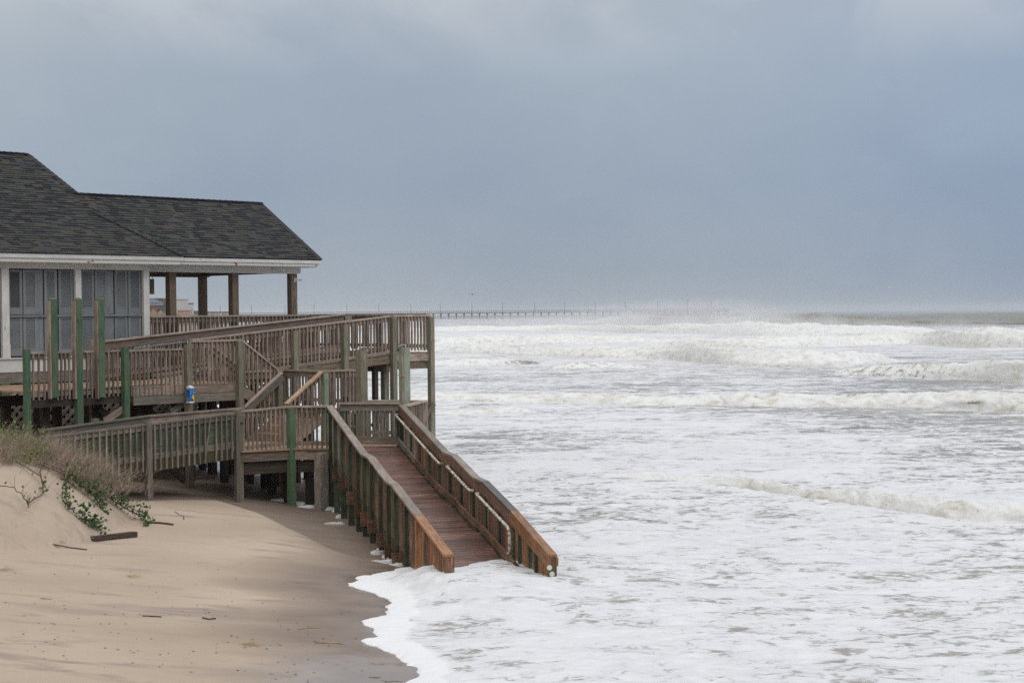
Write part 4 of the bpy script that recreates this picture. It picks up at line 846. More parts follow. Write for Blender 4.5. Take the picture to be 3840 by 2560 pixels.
deck_boards(st_, (G(um1, wA, FM), G(uMe, wA, FM), G(uMe, -0.05, FM), G(um1, -0.05, FM)), None, WOOD)
railing(st_, G(um1, -0.1, FM), G(uMe, -0.1, FM), on_w(1110, 1384, -0.1).z-FM, WD, seed=42, board=0.17)
railing(st_, G(uMe, -0.1, FM), G(uMe, wA, FM), 0.93, UD, seed=43)
railing(st_, G(uF1+0.03, wA, FM), G(uMe, wA, FM), on_w(1260, 1387, wA).z-FM, -WD, seed=44, low=-0.75, step=0.125, botboard=False)
flight(uF1, FM, uF0, F2, wA+0.02, wB-0.02, 4, STEPW)
zl1 = on_w(1040, 1395, wB).z; zl0 = on_w(915, 1525, wB).z
railing(st_, G(uF0-0.04, wB, zl0-0.95), G(uF1-0.06, wB, zl1-0.95), 0.95, WD, seed=45, board=0.19, capw=0.14, low=0.0, botboard=False, mat=WOOD)
plank(st_, 'rail_board', G(uF0-0.05, wB-0.055, zl0-0.12), G(uF1-0.06, wB-0.055, zl1-0.12), 0.04, 0.17, GREYW)
zr1 = on_w(1210, 1390, wA).z; zr0 = on_w(1075, 1512, wA).z
railing(st_, G(uF0+0.10, wA, zr0-0.95), G(uF1+0.02, wA, zr1-0.95), 0.95, -WD, seed=46, capw=0.15, low=0.0, botboard=False, capmat=STEPW)
for u, w, zt, m_ in ((uF1+0.08, wA-0.06, zr1-0.05, PALEG), (uF1-0.12, wB+0.02, zl1-0.16, POSTW), (uMe, wA, FM+0.9, POSTW), (uMe, -0.1, FM+0.9, POSTW), (um1+0.05, wL, FM+0.95, POSTW), (uF0+0.05, wA+0.02, zr0-0.1, WOOD), (2.6, wA-0.03, FM-0.1, DARKW)):
    p = G(u, w, 0); post(st_, 'post', Vector((p.x, p.y, gz(p.x, p.y)-0.3)), zt, 0.13, 0.13, m_)
plank(st_, 'fascia_board', G(uF1+0.1, wA-0.01, FM-0.17), G(uMe, wA-0.01, FM-0.17), 0.04, 0.24, WOOD)

# ------------------------------------------------------------------ lower landing
P1, P2, P3 = (at_depth(x, y, d) for x, y, d in ((897, 1540, 36.0), (1092, 1521, 36.6), (1240, 1520, 36.5)))
R0, R1 = at_depth(1497, 1512, 36.9), at_depth(1276, 1509, 37.0)
S1, S2 = at_depth(1592, 1500, 39.6), at_depth(1370, 1499, 39.8)
def fl(p, z=F2): return Vector((p.x, p.y, z))
low = thing('lower_landing', Vector((-5, 37.5, 0)), 'lower wooden landing on posts where stairs and both ramps meet', 'landing')
rim = [fl(P1), fl(P2), fl(P3), fl(R0)+Vector((0.02, 0.05, 0)), fl(S1), fl(S2), G(uF1, wA, F2), G(uF0-0.1, wB, F2), G(-1.2, wB-0.2, F2), G(-1.6, -2.9, F2)]
vs = rim+[p-UPV*0.04 for p in rim]; k = len(rim)
o = meshobj('deck_platform', vs, [tuple(range(k)), tuple(range(2*k-1, k-1, -1))]+[(i, k+i, k+(i+1) % k, (i+1) % k) for i in range(k)], STEPW, low)
uvl = o.data.uv_layers.new(name='UVMap')
for p in o.data.polygons:
    for li in p.loop_indices:
        c = o.data.vertices[o.data.loops[li].vertex_index].co; uvl.data[li].uv = (c.x, c.y)
FWD = Vector((0, -1, 0))
n12 = UPV.cross(P2-P1); n12 = n12 if n12.dot(FWD) > 0 else -n12
zc1, zc2, zc3 = P1.z, P2.z, P3.z; Rlow = 0.985
railing(low, fl(P1, zc1-Rlow), fl(P2, zc2-Rlow), Rlow, n12, seed=50, low=0.02, step=0.108)
railing(low, fl(P2, zc2-Rlow), fl(P3, zc3-Rlow), Rlow, FWD, seed=51, low=0.0, step=0.108, a0=0.14)
railing(low, fl(R1), fl(R0), R1.z-F2, Vector((0, 1, 0)), seed=52, low=0.08, step=0.098, board=0.15, capmat=CAPW, mat=GREYW)
plank(low, 'curb_board', fl(R1, F2+0.13)-Vector((0, .05, 0)), fl(R0, F2+0.11)-Vector((0, .05, 0)), 0.04, 0.11, WOOD)
railing(low, fl(S2, S2.z-Rlow), fl(S1, S1.z-Rlow), Rlow, Vector((0, 1, 0)), seed=53, step=0.14)
railing(low, fl(S1, S1.z-Rlow), fl(R0, S1.z-Rlow)+Vector((.1, .6, 0)), Rlow, Vector((1, 0, 0)), seed=54, step=0.14)
for (A, B, n_) in ((P1, P2, n12.normalized()), (P2, P3, FWD)):
    plank(low, 'deck_edge', fl(A, F2+0.004)+n_*0.05, fl(B, F2+0.004)+n_*0.05, 0.16, 0.03, STEPW)
    plank(low, 'fascia_board', fl(A, F2-0.13)+n_*0.06, fl(B, F2-0.13)+n_*0.06, 0.04, 0.21, NEWWOOD if False else WOOD)
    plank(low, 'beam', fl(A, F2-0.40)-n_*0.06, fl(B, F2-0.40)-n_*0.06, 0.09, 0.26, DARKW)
for p, zt, s_, m_, off in ((P1, zc1+0.03, 0.15, POSTW, (-0.02, -0.02)), (P2, zc2-0.045, 0.15, GREENW, (0.0, -0.07)), (R0, R0.z-0.05, 0.12, DGREENW, (0.02, 0.05)), (R1, R1.z-0.05, 0.13, DGREENW, (0.06, 0.08)), (S1, S1.z-0.05, 0.12, POSTW, (0, 0)), (S2, S2.z-0.05, 0.12, POSTW, (0, 0))):
    q = Vector((p.x+off[0], p.y+off[1], gz(p.x, p.y)-0.35)); post(low, 'post', q, zt, s_, s_, m_)
plank(low, 'post_block', at_depth(903, 1555, 35.93), at_depth(903, 1583, 35.93), 0.10, 0.13, WOOD, up=UD)
# pilings below, set where their feet meet the sand
for x, y, wd, m_ in ((713, 1822, .20, DARKW), (797, 1789, .18, DARKW), (842, 1819, .16, DARKW), (868, 1782, .12, DARKW), (930, 1803, .11, GREYW), (992, 1824, .14, DARKW), (1020, 1842, .15, DARKW), (1048, 1797, .13, DGREENW), (1074, 1858, .10, DARKW), (1118, 1792, .10, DARKW), (1162, 1862, .15, DARKW), (1206, 1879, .22, GREYW), (940, 1812, .12, DARKW), (1232, 1800, .12, DARKW), (760, 1775, .14, DARKW), (660, 1780, .15, DARKW), (1150, 1780, .12, DARKW), (1300, 1812, .14, DARKW), (1350, 1800, .14, DARKW)):
    p = at_z(x, y, 0.12); post(low, 'piling', Vector((p.x, p.y, gz(p.x, p.y)-0.3)), F2-0.05 if p.y < 39.5 else F1-0.4, wd, wd, m_)
for (x0, y0, x1, y1) in ((635, 1752, 692, 1802),):
    plank(low, 'brace', at_z(x1, y1, .5), at_depth(x0, y0, at_z(x1, y1, .5).y-0.5), 0.05, 0.14, DARKW)
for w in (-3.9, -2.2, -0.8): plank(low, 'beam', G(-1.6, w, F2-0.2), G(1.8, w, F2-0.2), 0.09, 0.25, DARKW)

# ------------------------------------------------------------------ boarded side ramp running back into the dune
sr_ = thing('dune_ramp', G(-4, -3.7, 0.6), 'grey mossy wooden ramp with boarded side running down into the dune plants', 'ramp')
wf, wb = -4.4, -2.9
a0_, a1_ = on_w(880, 1547, wf), on_w(190, 1633, wf); ua_, ub_ = u_of(a0_)-0.02, u_of(a1_); za_, zb_ = a0_.z, a1_.z
fz = lambda u: za_+(zb_-za_)*(u-ua_)/(ub_-ua_)
upst = u_at(553, wf, 1650)
RS = 1.0
for (u0, u1, sd, ln) in ((ua_, upst+0.06, 60, {10: -0.16}), (upst-0.06, ub_-0.6, 61, {})):
    railing(sr_, G(u1, wf, fz(u1)-RS), G(u0, wf, fz(u0)-RS), RS, -WD, seed=sd, low=-0.02, step=0.146, mat=GREYW, capmat=GREYW, capw=0.11, board=0.10, bal=0.036, lean=ln, botboard=False)
    plank(sr_, 'plywood_panel', G(u1, wf+0.035, fz(u1)-0.40), G(u0, wf+0.035, fz(u0)-0.40), 0.018, 0.50, PLY)
    plank(sr_, 'side_board', G(u1, wf+0.03, fz(u1)-0.72), G(u0, wf+0.03, fz(u0)-0.72), 0.035, 0.12, GREYW)
    plank(sr_, 'skirt_board', G(u1, wf+0.045, fz(u1)-0.91), G(u0, wf+0.045, fz(u0)-0.91), 0.035, 0.24, wood('mossy_skirt_wood_%d' % sd, (0.05, 0.037, 0.022), (0.10, 0.078, 0.045), (0.16, 0.13, 0.08), stain=(0.05, 0.06, 0.025), stain_amt=0.5))
deck_boards(sr_, (G(ua_, wf+0.05, fz(ua_)-0.93), G(ub_-0.6, wf+0.05, fz(ub_)-0.93), G(ub_-0.6, wb, fz(ub_)-0.93), G(ua_, wb, fz(ua_)-0.93)), None, GREYW)
b0_, b1_, bm_ = on_w(912, 1530, wb), on_w(150, 1614, wb), on_w(560, 1559, wb)
for A, B, m_ in ((bm_, b0_, WOOD), (b1_, bm_, GREYW)):
    plank(sr_, 'rail_cap', A, B, 0.12, 0.04, m_); plank(sr_, 'rail_board', A-UPV*0.115, B-UPV*0.115, 0.04, 0.19, m_)
for i in range(28):
    p = b1_.lerp(b0_, (i+.5)/28)+WD*0.05; plank(sr_, 'baluster', p-UPV*1.0, p-UPV*0.05, 0.038, 0.038, GREYW, up=UD)
p = G(upst, wf-0.03, 0); post(sr_, 'post', Vector((p.x, p.y, gz(p.x, p.y)-0.3)), fz(upst)+0.05, 0.125, 0.125, GREYW)
q = on_w(357, 1569, wb+0.1); post(sr_, 'post', Vector((q.x, q.y, gz(q.x, q.y)-0.3)), q.z, 0.13, 0.13, GREYW)
q = on_w(887, 1545, wf+0.02); post(sr_, 'post', Vector((q.x, q.y, gz(q.x, q.y)-0.3)), q.z+0.02, 0.10, 0.10, GREYW)

# ------------------------------------------------------------------ the ramp down to the beach
br_ = thing('beach_ramp', Vector((-2.0, 31, 0)), 'long wet wooden beach ramp with railings ending in the foaming surf', 'ramp')
CAPPX = [(1240, 1520), (1371, 1699), (1397, 1711.5), (1462, 1797), (1487, 1818), (1575, 1928), (1689, 2077)]
ct, cz = [], []
for x, y in CAPPX:
    p = on_plane(x, y, RL0, RP); ct.append((p-RL0).dot(RD)); cz.append(p.z)
cz[2] = cz[1]-0.004; cz[4] = cz[3]-0.02
ct = [-1.2]+ct; cz = [RL0.z]+cz
zcap = lambda t_: float(np.interp(t_, ct, cz)) if t_ < ct[-1] else cz[-1]-(t_-ct[-1])*0.15
T_END, T_NEW = ct[-1], ct[-2]; RB = 0.98
Lp_ = lambda t_, z, off=0: Vector((RL0.x+RD.x*t_+RP.x*off, RL0.y+RD.y*t_+RP.y*off, z))
fz2 = lambda t_: zcap(t_)-RB
tR0 = (R0-RL0).dot(RD); RWx = (R0-RL0).dot(RP)
tb = tR0+0.06; i = 0
while tb < T_END+1.0:
    dz = fz2(tb+.07)-fz2(tb-.07)
    upn = (RD*0.14+UPV*dz).cross(RP).normalized(); upn = upn if upn.z > 0 else -upn
    plank(br_, 'deck_board', Lp_(tb, fz2(tb), -0.05 if tb > 0.1 else 0.0), Lp_(tb, fz2(tb), RWx+0.03), 0.134, 0.036, WETDECK, up=upn); tb += 0.146
def ramp_line(name, off, dz, wid, thk, ts, mats, zc=None):
    zc = zc or zcap
    for i in range(len(ts)-1):
        a, c = ts[i], ts[i+1]; plank(br_, name, Lp_(a, zc(a)+dz, off), Lp_(c+0.004, zc(c)+dz, off), wid, thk, mats[i])
tk = [0.0]+ct[2:]
CW = 0.135
WETCAP = wood('damp_cap_wood', (0.14, 0.11, 0.088), (0.27, 0.215, 0.176), (0.41, 0.34, 0.285), rough=0.55, spec=0.35, stain=(0.13, 0.115, 0.085), stain_amt=0.5, vary=0.2)
DAMPCAP = wood('dark_wet_cap_wood', (0.04, 0.035, 0.032), (0.085, 0.072, 0.064), (0.15, 0.125, 0.11), rough=0.45, spec=0.4, stain=(0.05, 0.045, 0.04), stain_amt=0.5, vary=0.2)
capm = [WETCAP]*5+[NEWWOOD]
ramp_line('rail_cap', -0.03, -0.02, CW+0.02, 0.042, tk, capm)
ramp_line('rail_board', 0.02, -0.11, 0.038, 0.13, tk, [WETWOOD]*5+[NEWWOOD])
TRE = 12.25
czr = [cz[1], cz[1]-0.02, 1.512, 1.51, 1.243, 1.238, 0.93, 0.51]; ctr = ct[:7]+[TRE]
zcapL = zcap
zcapR = lambda t_: float(np.interp(t_, ctr, czr))
zR_ = lambda t_: zcap(t_)
tkr = [tR0]+[v for v in ct[2:-1]]+[TRE]
tkr = sorted(tkr); 
capr = [WETCAP, WETCAP, WETCAP, WETCAP, DAMPCAP, NEWWOOD][:len(tkr)-1]; capr[-1] = NEWWOOD
ramp_line('rail_cap', RWx+0.06, -0.02, CW+0.005, 0.042, tkr, capr, zcapR)
ramp_line('rail_board', RWx+0.01, -0.135, 0.04, 0.18, tkr, [WETWOOD]*(len(tkr)-2)+[NEWWOOD], zcapR)
ramp_line('outer_board', RWx+0.13, -0.12, 0.04, 0.13, tkr, [WETWOOD]*(len(tkr)-2)+[NEWWOOD], zcapR)
# stringers under the deck
for off in (0.03, RWx-0.03):
    for a, c in zip(tkr[:-1], tkr[1:]): plank(br_, 'stringer', Lp_(a, fz2(a)-0.17, off), Lp_(c, fz2(c)-0.17, off), 0.05, 0.26, WETWOOD)
# left rail: posts outside, balusters between
def t_of_x(x, off, y0=1700):
    lo, hi = -1.0, 16.0
    for _ in range(40):
        m_ = (lo+hi)/2; p = Lp_(m_, zcap(m_)-0.4, off); v = RM.transposed() @ (p-EYE); sx = 1920+FPX*v.x/(-v.z)
        if sx < x: lo = m_
        else: hi = m_
    return lo
tposts = [t_of_x(x, -0.05) for x in (1243, 1262, 1288, 1317, 1346, 1371, 1398, 1431, 1462, 1490, 1529, 1572, 1602)]
for i, t_ in enumerate(tposts):
    p = Lp_(t_, 0, -0.055); m_ = DGREENW if i < 11 else (NEWWOOD if i == 11 else WETWOOD)
    if i in (0, 3, 8): m_ = DGREENW
    post(br_, 'post', Vector((p.x, p.y, gz(p.x, p.y)-0.3)), zcap(t_)-0.045, 0.085, 0.12, m_, face=RD)
    if 0 < i < 11:
        zb = fz2(t_)-0.30; plank(br_, 'crossbeam', Lp_(t_+0.066, zb, -0.17), Lp_(t_+0.066, zb, RWx+0.16), 0.045, 0.27, WETWOOD)
        for dz in (-0.07, 0.07):
            c = Lp_(t_+0.09, zb+dz, -0.09); tube(br_, 'bolt', [c, c+RD*0.012], 0.014, RUST, 6)
def ramp_bal(off, t0, t1, mat_f, step=0.125, low=-0.14, seed=0, skip=(), zc=None):
    zc = zc or zcap
    n = int((t1-t0)/step); r_ = random.Random(seed)
    for i in range(n+1):
        t_ = t0+(t1-t0)*i/n
        if any(abs(t_-s) < 0.07 for s in skip): continue
        plank(br_, 'baluster', Lp_(t_, fz2(t_)+low+r_.uniform(-.02, .02), off), Lp_(t_, zc(t_)-0.045, off), 0.042, 0.042, mat_f(t_), up=RD)
ramp_bal(-0.03, 0.16, T_END-0.1, lambda t_: NEWWOOD if t_ > T_NEW else (WETWOOD if t_ > 2 else WOOD), low=-0.26, seed=1, skip=tposts)
ep = Lp_(T_END-0.055, 0, 0.0); post(br_, 'end_post', Vector((ep.x, ep.y, -0.2)), zcap(T_END)-0.045, 0.085, 0.13, WETWOOD, face=RD)
# right rail
ramp_bal(RWx+0.085, tR0+0.05, TRE-0.12, lambda t_: NEWWOOD if t_ > tkr[-2] else (WETWOOD if t_ > 1.5 else WOOD), low=0.085, seed=2, step=0.12, zc=zcapR)
trp = list(np.arange(tR0+0.12, TRE-0.8, 0.98))
for i, t_ in enumerate(trp+[TRE-1.95, TRE-0.95]):
    p = Lp_(t_, 0, RWx+0.055); post(br_, 'post', Vector((p.x, p.y, gz(p.x, p.y)-0.3)), zcapR(t_)-0.045, 0.085, 0.05, DGREENW, face=RD)
ep = Lp_(TRE-0.055, 0, RWx+0.06); e2 = post(br_, 'end_post', Vector((ep.x, ep.y, -0.3)), zcapR(TRE)-0.045, 0.09, 0.135, WETWOOD, face=RD)
DISC = plain('pale_reflector', (0.62, 0.66, 0.52), 0.4, amt=0.06)
for k, (x, y) in enumerate(((2060.5, 2127), (2070, 2151))):
    c = on_plane(x, y, Lp_(TRE-0.003, 0, 0), RD); vs = [c+RD*0.006+(RP*math.cos(a)+UPV*math.sin(a))*0.042 for a in np.linspace(0, 2*math.pi, 17)[:-1]]+[c+RD*0.0+(RP*math.cos(a)+UPV*math.sin(a))*0.042 for a in np.linspace(0, 2*math.pi, 17)[:-1]]
    meshobj('reflector', vs, [tuple(range(16))]+[(i, 16+i, 16+(i+1) % 16, (i+1) % 16) for i in range(16)], DISC, br_)
# curb on blocks, open slots between the blocks let the white water show
tc_ = [tR0+0.05]+[v for v in trp[1:]]+[TRE-1.95, TRE-0.95]
for a, c in zip(tc_[:-1], tc_[1:]):
    plank(br_, 'curb', Lp_(a+0.02, fz2(a+.02)+0.155, RWx-0.045), Lp_(c-0.015, fz2(c-.015)+0.155, RWx-0.045), 0.042, 0.125, WETWOOD if a > 2 else WOOD)
    k0, k1 = a+0.0, c-0.26; 
    plank(br_, 'curb_block', Lp_(k0, fz2(k0)+0.055, RWx-0.03), Lp_(k1, fz2(k1)+0.055, RWx-0.03), 0.06, 0.075, DGREENW)
# white handrail pipes, three lengths
for a, c, bend in ((tR0+0.0, ct[2]+0.05, 0), (ct[3]-0.1, ct[4]+0.05, 0), (ct[5]-0.1, TRE-2.15, 1)):
    off = RWx-0.10; hh = 0.74; pts = [Lp_(a, fz2(a)+hh, off+0.06), Lp_(a+0.05, fz2(a)+hh, off)]+[Lp_(v, fz2(v)+hh, off) for v in np.linspace(a+0.1, c, 12)]
    if bend: 
        pts += [Lp_(c+0.08, fz2(c)+hh-0.05, off), Lp_(c+0.10, fz2(c)+hh-0.12, off), Lp_(c+0.10, fz2(c)+0.38, off), Lp_(c+0.08, fz2(c)+0.31, off), Lp_(c, fz2(c)+0.30, off)]
    else: pts += [Lp_(c+0.05, fz2(c)+hh-0.01, off+0.01), Lp_(c+0.07, fz2(c)+hh-0.01, off+0.08)]
    tube(br_, 'handrail_pipe', pts, 0.027, RUSTPIPE, 10)
    for v in np.linspace(a+0.5, c-0.3, 4): tube(br_, 'bracket', [Lp_(v, fz2(v)+hh-0.02, off), Lp_(v, fz2(v)+hh-0.06, RWx)], 0.01, STEEL, 6)

# ------------------------------------------------------------------ shower posts
for i, (x, yt, sz, m_, lab) in enumerate(((1355, 1315, 0.205, PALEG, 'square weathered shower post with bent pipe on top, splitting cracks along its face'), (1516, 1303, 0.195, POSTW, 'square weathered shower post with brown centre board, bent pipe and push valve'))):
    p = at_depth(x, yt, 38.5); sp = thing('shower_post', Vector((p.x, p.y, F2)), lab, 'shower')
    post(sp, 'post', Vector((p.x, p.y, F2-1.5)), p.z, sz, sz, POSTW if i == 0 else PALEG)
    if i == 1: plank(sp, 'centre_board', Vector((p.x-.015, p.y-.145, F2)), Vector((p.x-.015, p.y-.145, p.z-0.005)), 0.03, 0.07, CAPW, up=Vector((1, 0, 0)))
    s_ = 1 if i == 0 else -1
    c = Vector((p.x+0.02*s_, p.y, p.z))
    if i == 0: pts = [c+Vector((-.06, 0, -.02)), c+Vector((-.03, 0, .055)), c+Vector((.03, 0, .085)), c+Vector((.10, 0, .08)), c+Vector((.11, 0, .03))]
    else: pts = [c+Vector((.05, 0, -.02)), c+Vector((.05, 0, .06)), c+Vector((-.03, 0, .07)), c+Vector((-.10, -.02, .03)), c+Vector((-.14, -.03, -.04))]
    tube(sp, 'pipe', pts, 0.016, STEEL); e = pts[-1]; tube(sp, 'shower_head', [e, e+Vector((0.0, 0, -.05))], 0.028, PIPE if i == 0 else GREENW)
    v = at_depth(x-7 if i else x, 1411, 38.3) if i else at_depth(1330, 1600, 38.35)
    tube(sp, 'valve', [v, v+Vector((0, -.05, 0))], 0.03, RUST); tube(sp, 'valve_lever', [v+Vector((0, -.05, 0)), v+Vector((-.09, -.06, .04))], 0.01, STEEL)
# ------------------------------------------------------------------ dune plants
def ground_hit(x, y):
    """where the sight line through a photo pixel meets the sand"""
    r = ray(x, y); k = np.linspace(15, 45, 1200); X = EYE.x+r.x*k/r.y; Y = EYE.y+k; Z = EYE.z+r.z*k/r.y
    g_ = ground_z(X, Y, False); i = int(np.argmax(Z < g_)); return Vector((X[i], Y[i], g_[i]))
def leafmat(name, c0, c1, rough=0.6):
    m, t, b = newmat(name, rough, 0.3); g = N(t, 'ShaderNodeNewGeometry'); n = N(t, 'ShaderNodeTexNoise', i_Scale=9.0, i_Detail=3.0); t.links.new(g.outputs['Position'], n.inputs['Vector'])
    r = ramp(t, [(0.3, c0), (0.7, c1)]); t.links.new(n.outputs[0], r.inputs[0]); t.links.new(r.outputs[0], b.inputs['Base Color']); return m
DRYG = leafmat('dry_stem', (0.25, 0.18, 0.135), (0.50, 0.395, 0.31), 0.8); GRNG = leafmat('green_stem', (0.10, 0.13, 0.035), (0.25, 0.27, 0.09)); LEAF = leafmat('dark_leaf', (0.028, 0.065, 0.02), (0.085, 0.16, 0.05)); BRLEAF = leafmat('bright_leaf', (0.10, 0.17, 0.03), (0.23, 0.33, 0.07)); BARK = leafmat('twig_bark', (0.075, 0.052, 0.042), (0.16, 0.115, 0.09), 0.9)
from mathutils import geometry
def in_poly(poly, x, y):
    return bool(inside(np.array(poly, float), np.array([float(x)]), np.array([float(y)]))[0])
def ribbons(name, stems, mat):
    V, F = [], []
    for pts, w0 in stems:
        n = len(pts); k = len(V); side = Vector((random.uniform(.5, 1), random.uniform(-.6, .6), 0)).normalized()
        for i, p in enumerate(pts):
            w_ = w0*(1-0.75*i/(n-1)); V.append(p-side*w_); V.append(p+side*w_)
        for i in range(n-1): F.append((k+2*i, k+2*i+1, k+2*i+3, k+2*i+2))
    return meshobj(name, V, F, mat)
def leaf_quads(pts, size, rnd, fold=0.3):
    V, F = [], []
    for p in pts:
        s = size*rnd.uniform(.6, 1.25); a = Vector((rnd.uniform(-1, 1), rnd.uniform(-1, 1), rnd.uniform(-.2, .9))).normalized(); b_ = a.cross(Vector((rnd.uniform(-1, 1), rnd.uniform(-1, 1), rnd.uniform(-1, 1)))).normalized(); k = len(V)
        nrm = a.cross(b_)
        V += [p, p+a*s*.35+b_*s*.34+nrm*s*fold*.3, p+a*s*.8+b_*s*.25+nrm*s*fold*.2, p+a*s, p+a*s*.8-b_*s*.25+nrm*s*fold*.2, p+a*s*.35-b_*s*.34+nrm*s*fold*.3]
        F += [(k, k+1, k+2, k+3), (k, k+3, k+4, k+5)]
    return V, F
VEG = [(-260, 1680), (0, 1668), (60, 1648), (190, 1655), (320, 1705), (430, 1748), (470, 1775), (400, 1800), (300, 1793), (230, 1770), (130, 1752), (60, 1742), (0, 1748), (-260, 1760)]
rnd = random.Random(12); random.seed(12); dry, grn, brl = [], [], []
WIND = Vector((0.8, -0.15, 0))
def stem(p, h, lean, curl, n=5):
    d = Vector((rnd.gauss(0, .42), rnd.gauss(0, .42), 1))+WIND*lean*rnd.uniform(-.1, 2.0); d.normalize(); pts = [p.copy()]; q = p.copy()
    for i in range(n):
        q = q+d*(h/n); pts.append(q.copy()); d = (d+WIND*curl*rnd.uniform(.3, 1.1)+Vector((rnd.gauss(0, .12), rnd.gauss(0, .12), -.08))).normalized()
    return pts
cnt = 0
while cnt < 400:
    x, y = rnd.uniform(-240, 480), rnd.uniform(1640, 1800)
    if not in_poly(VEG, x, y): continue
    cnt += 1; p = ground_hit(x, y); ex_ = 0.0
    if p.y > 31.0:
        dd = rnd.uniform(29.6, 31.0); c_ = at_depth(x, y, dd); zg = gz(c_.x, c_.y); ex_ = max(0, c_.z-zg); p = Vector((c_.x, c_.y, zg))
        if ex_ > 0.55: cnt -= 1; continue
    green = (x < 120 and y < 1690 and rnd.random() < .6) or rnd.random() < .08
    for k in range(10):
        q = p+Vector((rnd.gauss(0, .10), rnd.gauss(0, .10), -0.03)); h = rnd.triangular(.12, .72, .3)*(0.8 if x > 250 else 1.0)+ex_*rnd.uniform(.3, 1.0)
        s = stem(q, h, 0.35, 0.16); (grn if green and k % 2 else dry).append((s, rnd.choice((.0025, .003, .004, .0065))))
        if rnd.random() < .55:       # side twigs
            j = rnd.randint(1, 3)
            for _ in range(2): dry.append((stem(s[j], h*.45, 0.7, 0.1, 3), .0022))
        if green and rnd.random() < .7: brl += [s[rnd.randint(2, 5)]+Vector((rnd.gauss(0, .03), rnd.gauss(0, .03), rnd.gauss(0, .03))) for _ in range(4)]
# long arching bare branches with many side twigs, blown to the right
for _ in range(46):
    x, y = rnd.uniform(60, 400), rnd.uniform(1705, 1790); p = ground_hit(x, y)
    if p.y > 31: c_ = at_depth(x, y, 30.2); p = Vector((c_.x, c_.y, gz(c_.x, c_.y)))
    d = Vector((rnd.uniform(.5, 1.3), rnd.gauss(0, .35), rnd.uniform(.5, 1.1))).normalized(); L_ = rnd.uniform(.55, 1.15); q = p.copy(); pts = [q.copy()]
    for i in range(9):
        q = q+d*(L_/9); pts.append(q.copy()); d = (d+Vector((.10, rnd.gauss(0, .10), -.13+rnd.gauss(0, .07)))).normalized()
    dry.append((pts, .0075))
    for i in range(3, 10):
        for _k in range(3): dry.append((stem(pts[i], rnd.uniform(.12, .34), 1.1, 0.1, 3), .0028))
tag(ribbons('dry_dune_grass', dry, DRYG), 'tangle of dry pinkish brown stems covering the dune top', 'dune grass', kind='stuff')
tag(ribbons('green_dune_grass', grn, GRNG), 'yellow green stems growing among the dry dune plants', 'dune grass', kind='stuff')
V, F = leaf_quads(brl, .045, rnd); tag(meshobj('low_green_cover', V, F, BRLEAF), 'bright green leaves over the top of the dune', 'ground cover', kind='stuff')
def vine(name, px, r, leaves, lab, lift=0.12, twigs=10, leaf=.066, lm=LEAF):
    P = []
    for i, (x, y) in enumerate(px):
        p = ground_hit(x, y); P.append(p+UPV*lift*math.sin(math.pi*min(1, (i+.6)/len(px))))
    # smooth
    Q_ = []
    for i in range(len(P)-1):
        for k in range(5):
            t = k/5; a = P[max(i-1, 0)]; b_ = P[i]; c = P[i+1]; d = P[min(i+2, len(P)-1)]
            Q_.append(0.5*((2*b_)+(c-a)*t+(2*a-5*b_+4*c-d)*t*t+(3*b_-3*c+d-a)*t**3)+Vector((rnd.gauss(0, .012), rnd.gauss(0, .012), rnd.gauss(0, .012))))
    Q_.append(P[-1]); root = thing(name, P[0], lab, 'plant', 'woody plants trailing down the dune face')
    tube(root, 'stem', Q_, r, BARK, 6)
    st = []; lp = []
    for _ in range(twigs):
        q = rnd.choice(Q_[2:]); s = stem(q, rnd.uniform(.15, .4), 0.6, 0.15, 4); st.append((s, .004)); lp.append(s)
    V_, F_ = [], []
    for pts, w0 in st:
        k = len(V_); sd = Vector((1, .3, 0)).normalized()
        for i, p in enumerate(pts): V_ += [p-sd*w0*(1-.15*i), p+sd*w0*(1-.15*i)]
        F_ += [(k+2*i, k+2*i+1, k+2*i+3, k+2*i+2) for i in range(len(pts)-1)]
    if V_: tag(meshobj('twigs', V_, F_, BARK, root), kind='stuff')
    if leaves:
        lpts = []
        for _ in range(int(leaves*1.6)):
            c = rnd.choice(Q_[len(Q_)//3:]) if rnd.random() < .55 or not lp else rnd.choice(lp)[rnd.randint(1, 3)]
            lpts.append(c+Vector((rnd.gauss(0, .055), rnd.gauss(0, .055), rnd.gauss(.02, .045))))
        V_, F_ = leaf_quads(lpts, leaf, rnd); tag(meshobj('leaves', V_, F_, lm, root), kind='stuff')
vine('trailing_shrub', [(120, 1742), (210, 1785), (300, 1838), (350, 1880), (395, 1925)], .014, 150, 'woody shrub with dark leaves trailing down the dune face to the timber')
vine('trailing_shrub', [(200, 1755), (300, 1810), (400, 1880), (470, 1930), (535, 1950), (548, 1975)], .013, 210, 'woody shrub with dark leaves reaching the foot of the dune by the driftwood strip', twigs=22)
vine('trailing_shrub', [(240, 1780), (247, 1850), (250, 1895), (275, 1930)], .012, 60, 'short woody stem hooking down the bare dune sand', twigs=6)
vine('trailing_shrub', [(60, 1740), (140, 1800), (170, 1860), (112, 1890)], .010, 12, 'bare forked twig hanging on the dune sand below the grass', twigs=12)
vine('trailing_shrub', [(-60, 1850), (40, 1870), (90, 1905), (110, 1920)], .008, 4, 'thin bare twigs reaching over the dune from outside', twigs=14, lift=.2)
vine('trailing_shrub', [(280, 1935), (330, 1975), (380, 1995)], .008, 130, 'small leafy creeper with dark round leaves just above the timber', twigs=8, lift=.08)
vine('trailing_shrub', [(150, 1740), (152, 1800), (163, 1860)], .012, 4, 'bare thick stem standing out of the dune sand', twigs=3)
vine('trailing_shrub', [(330, 1760), (420, 1735), (480, 1715), (505, 1722)], .009, 0, 'pale bare branch arching out of the dry dune grass', twigs=26, lift=.45)
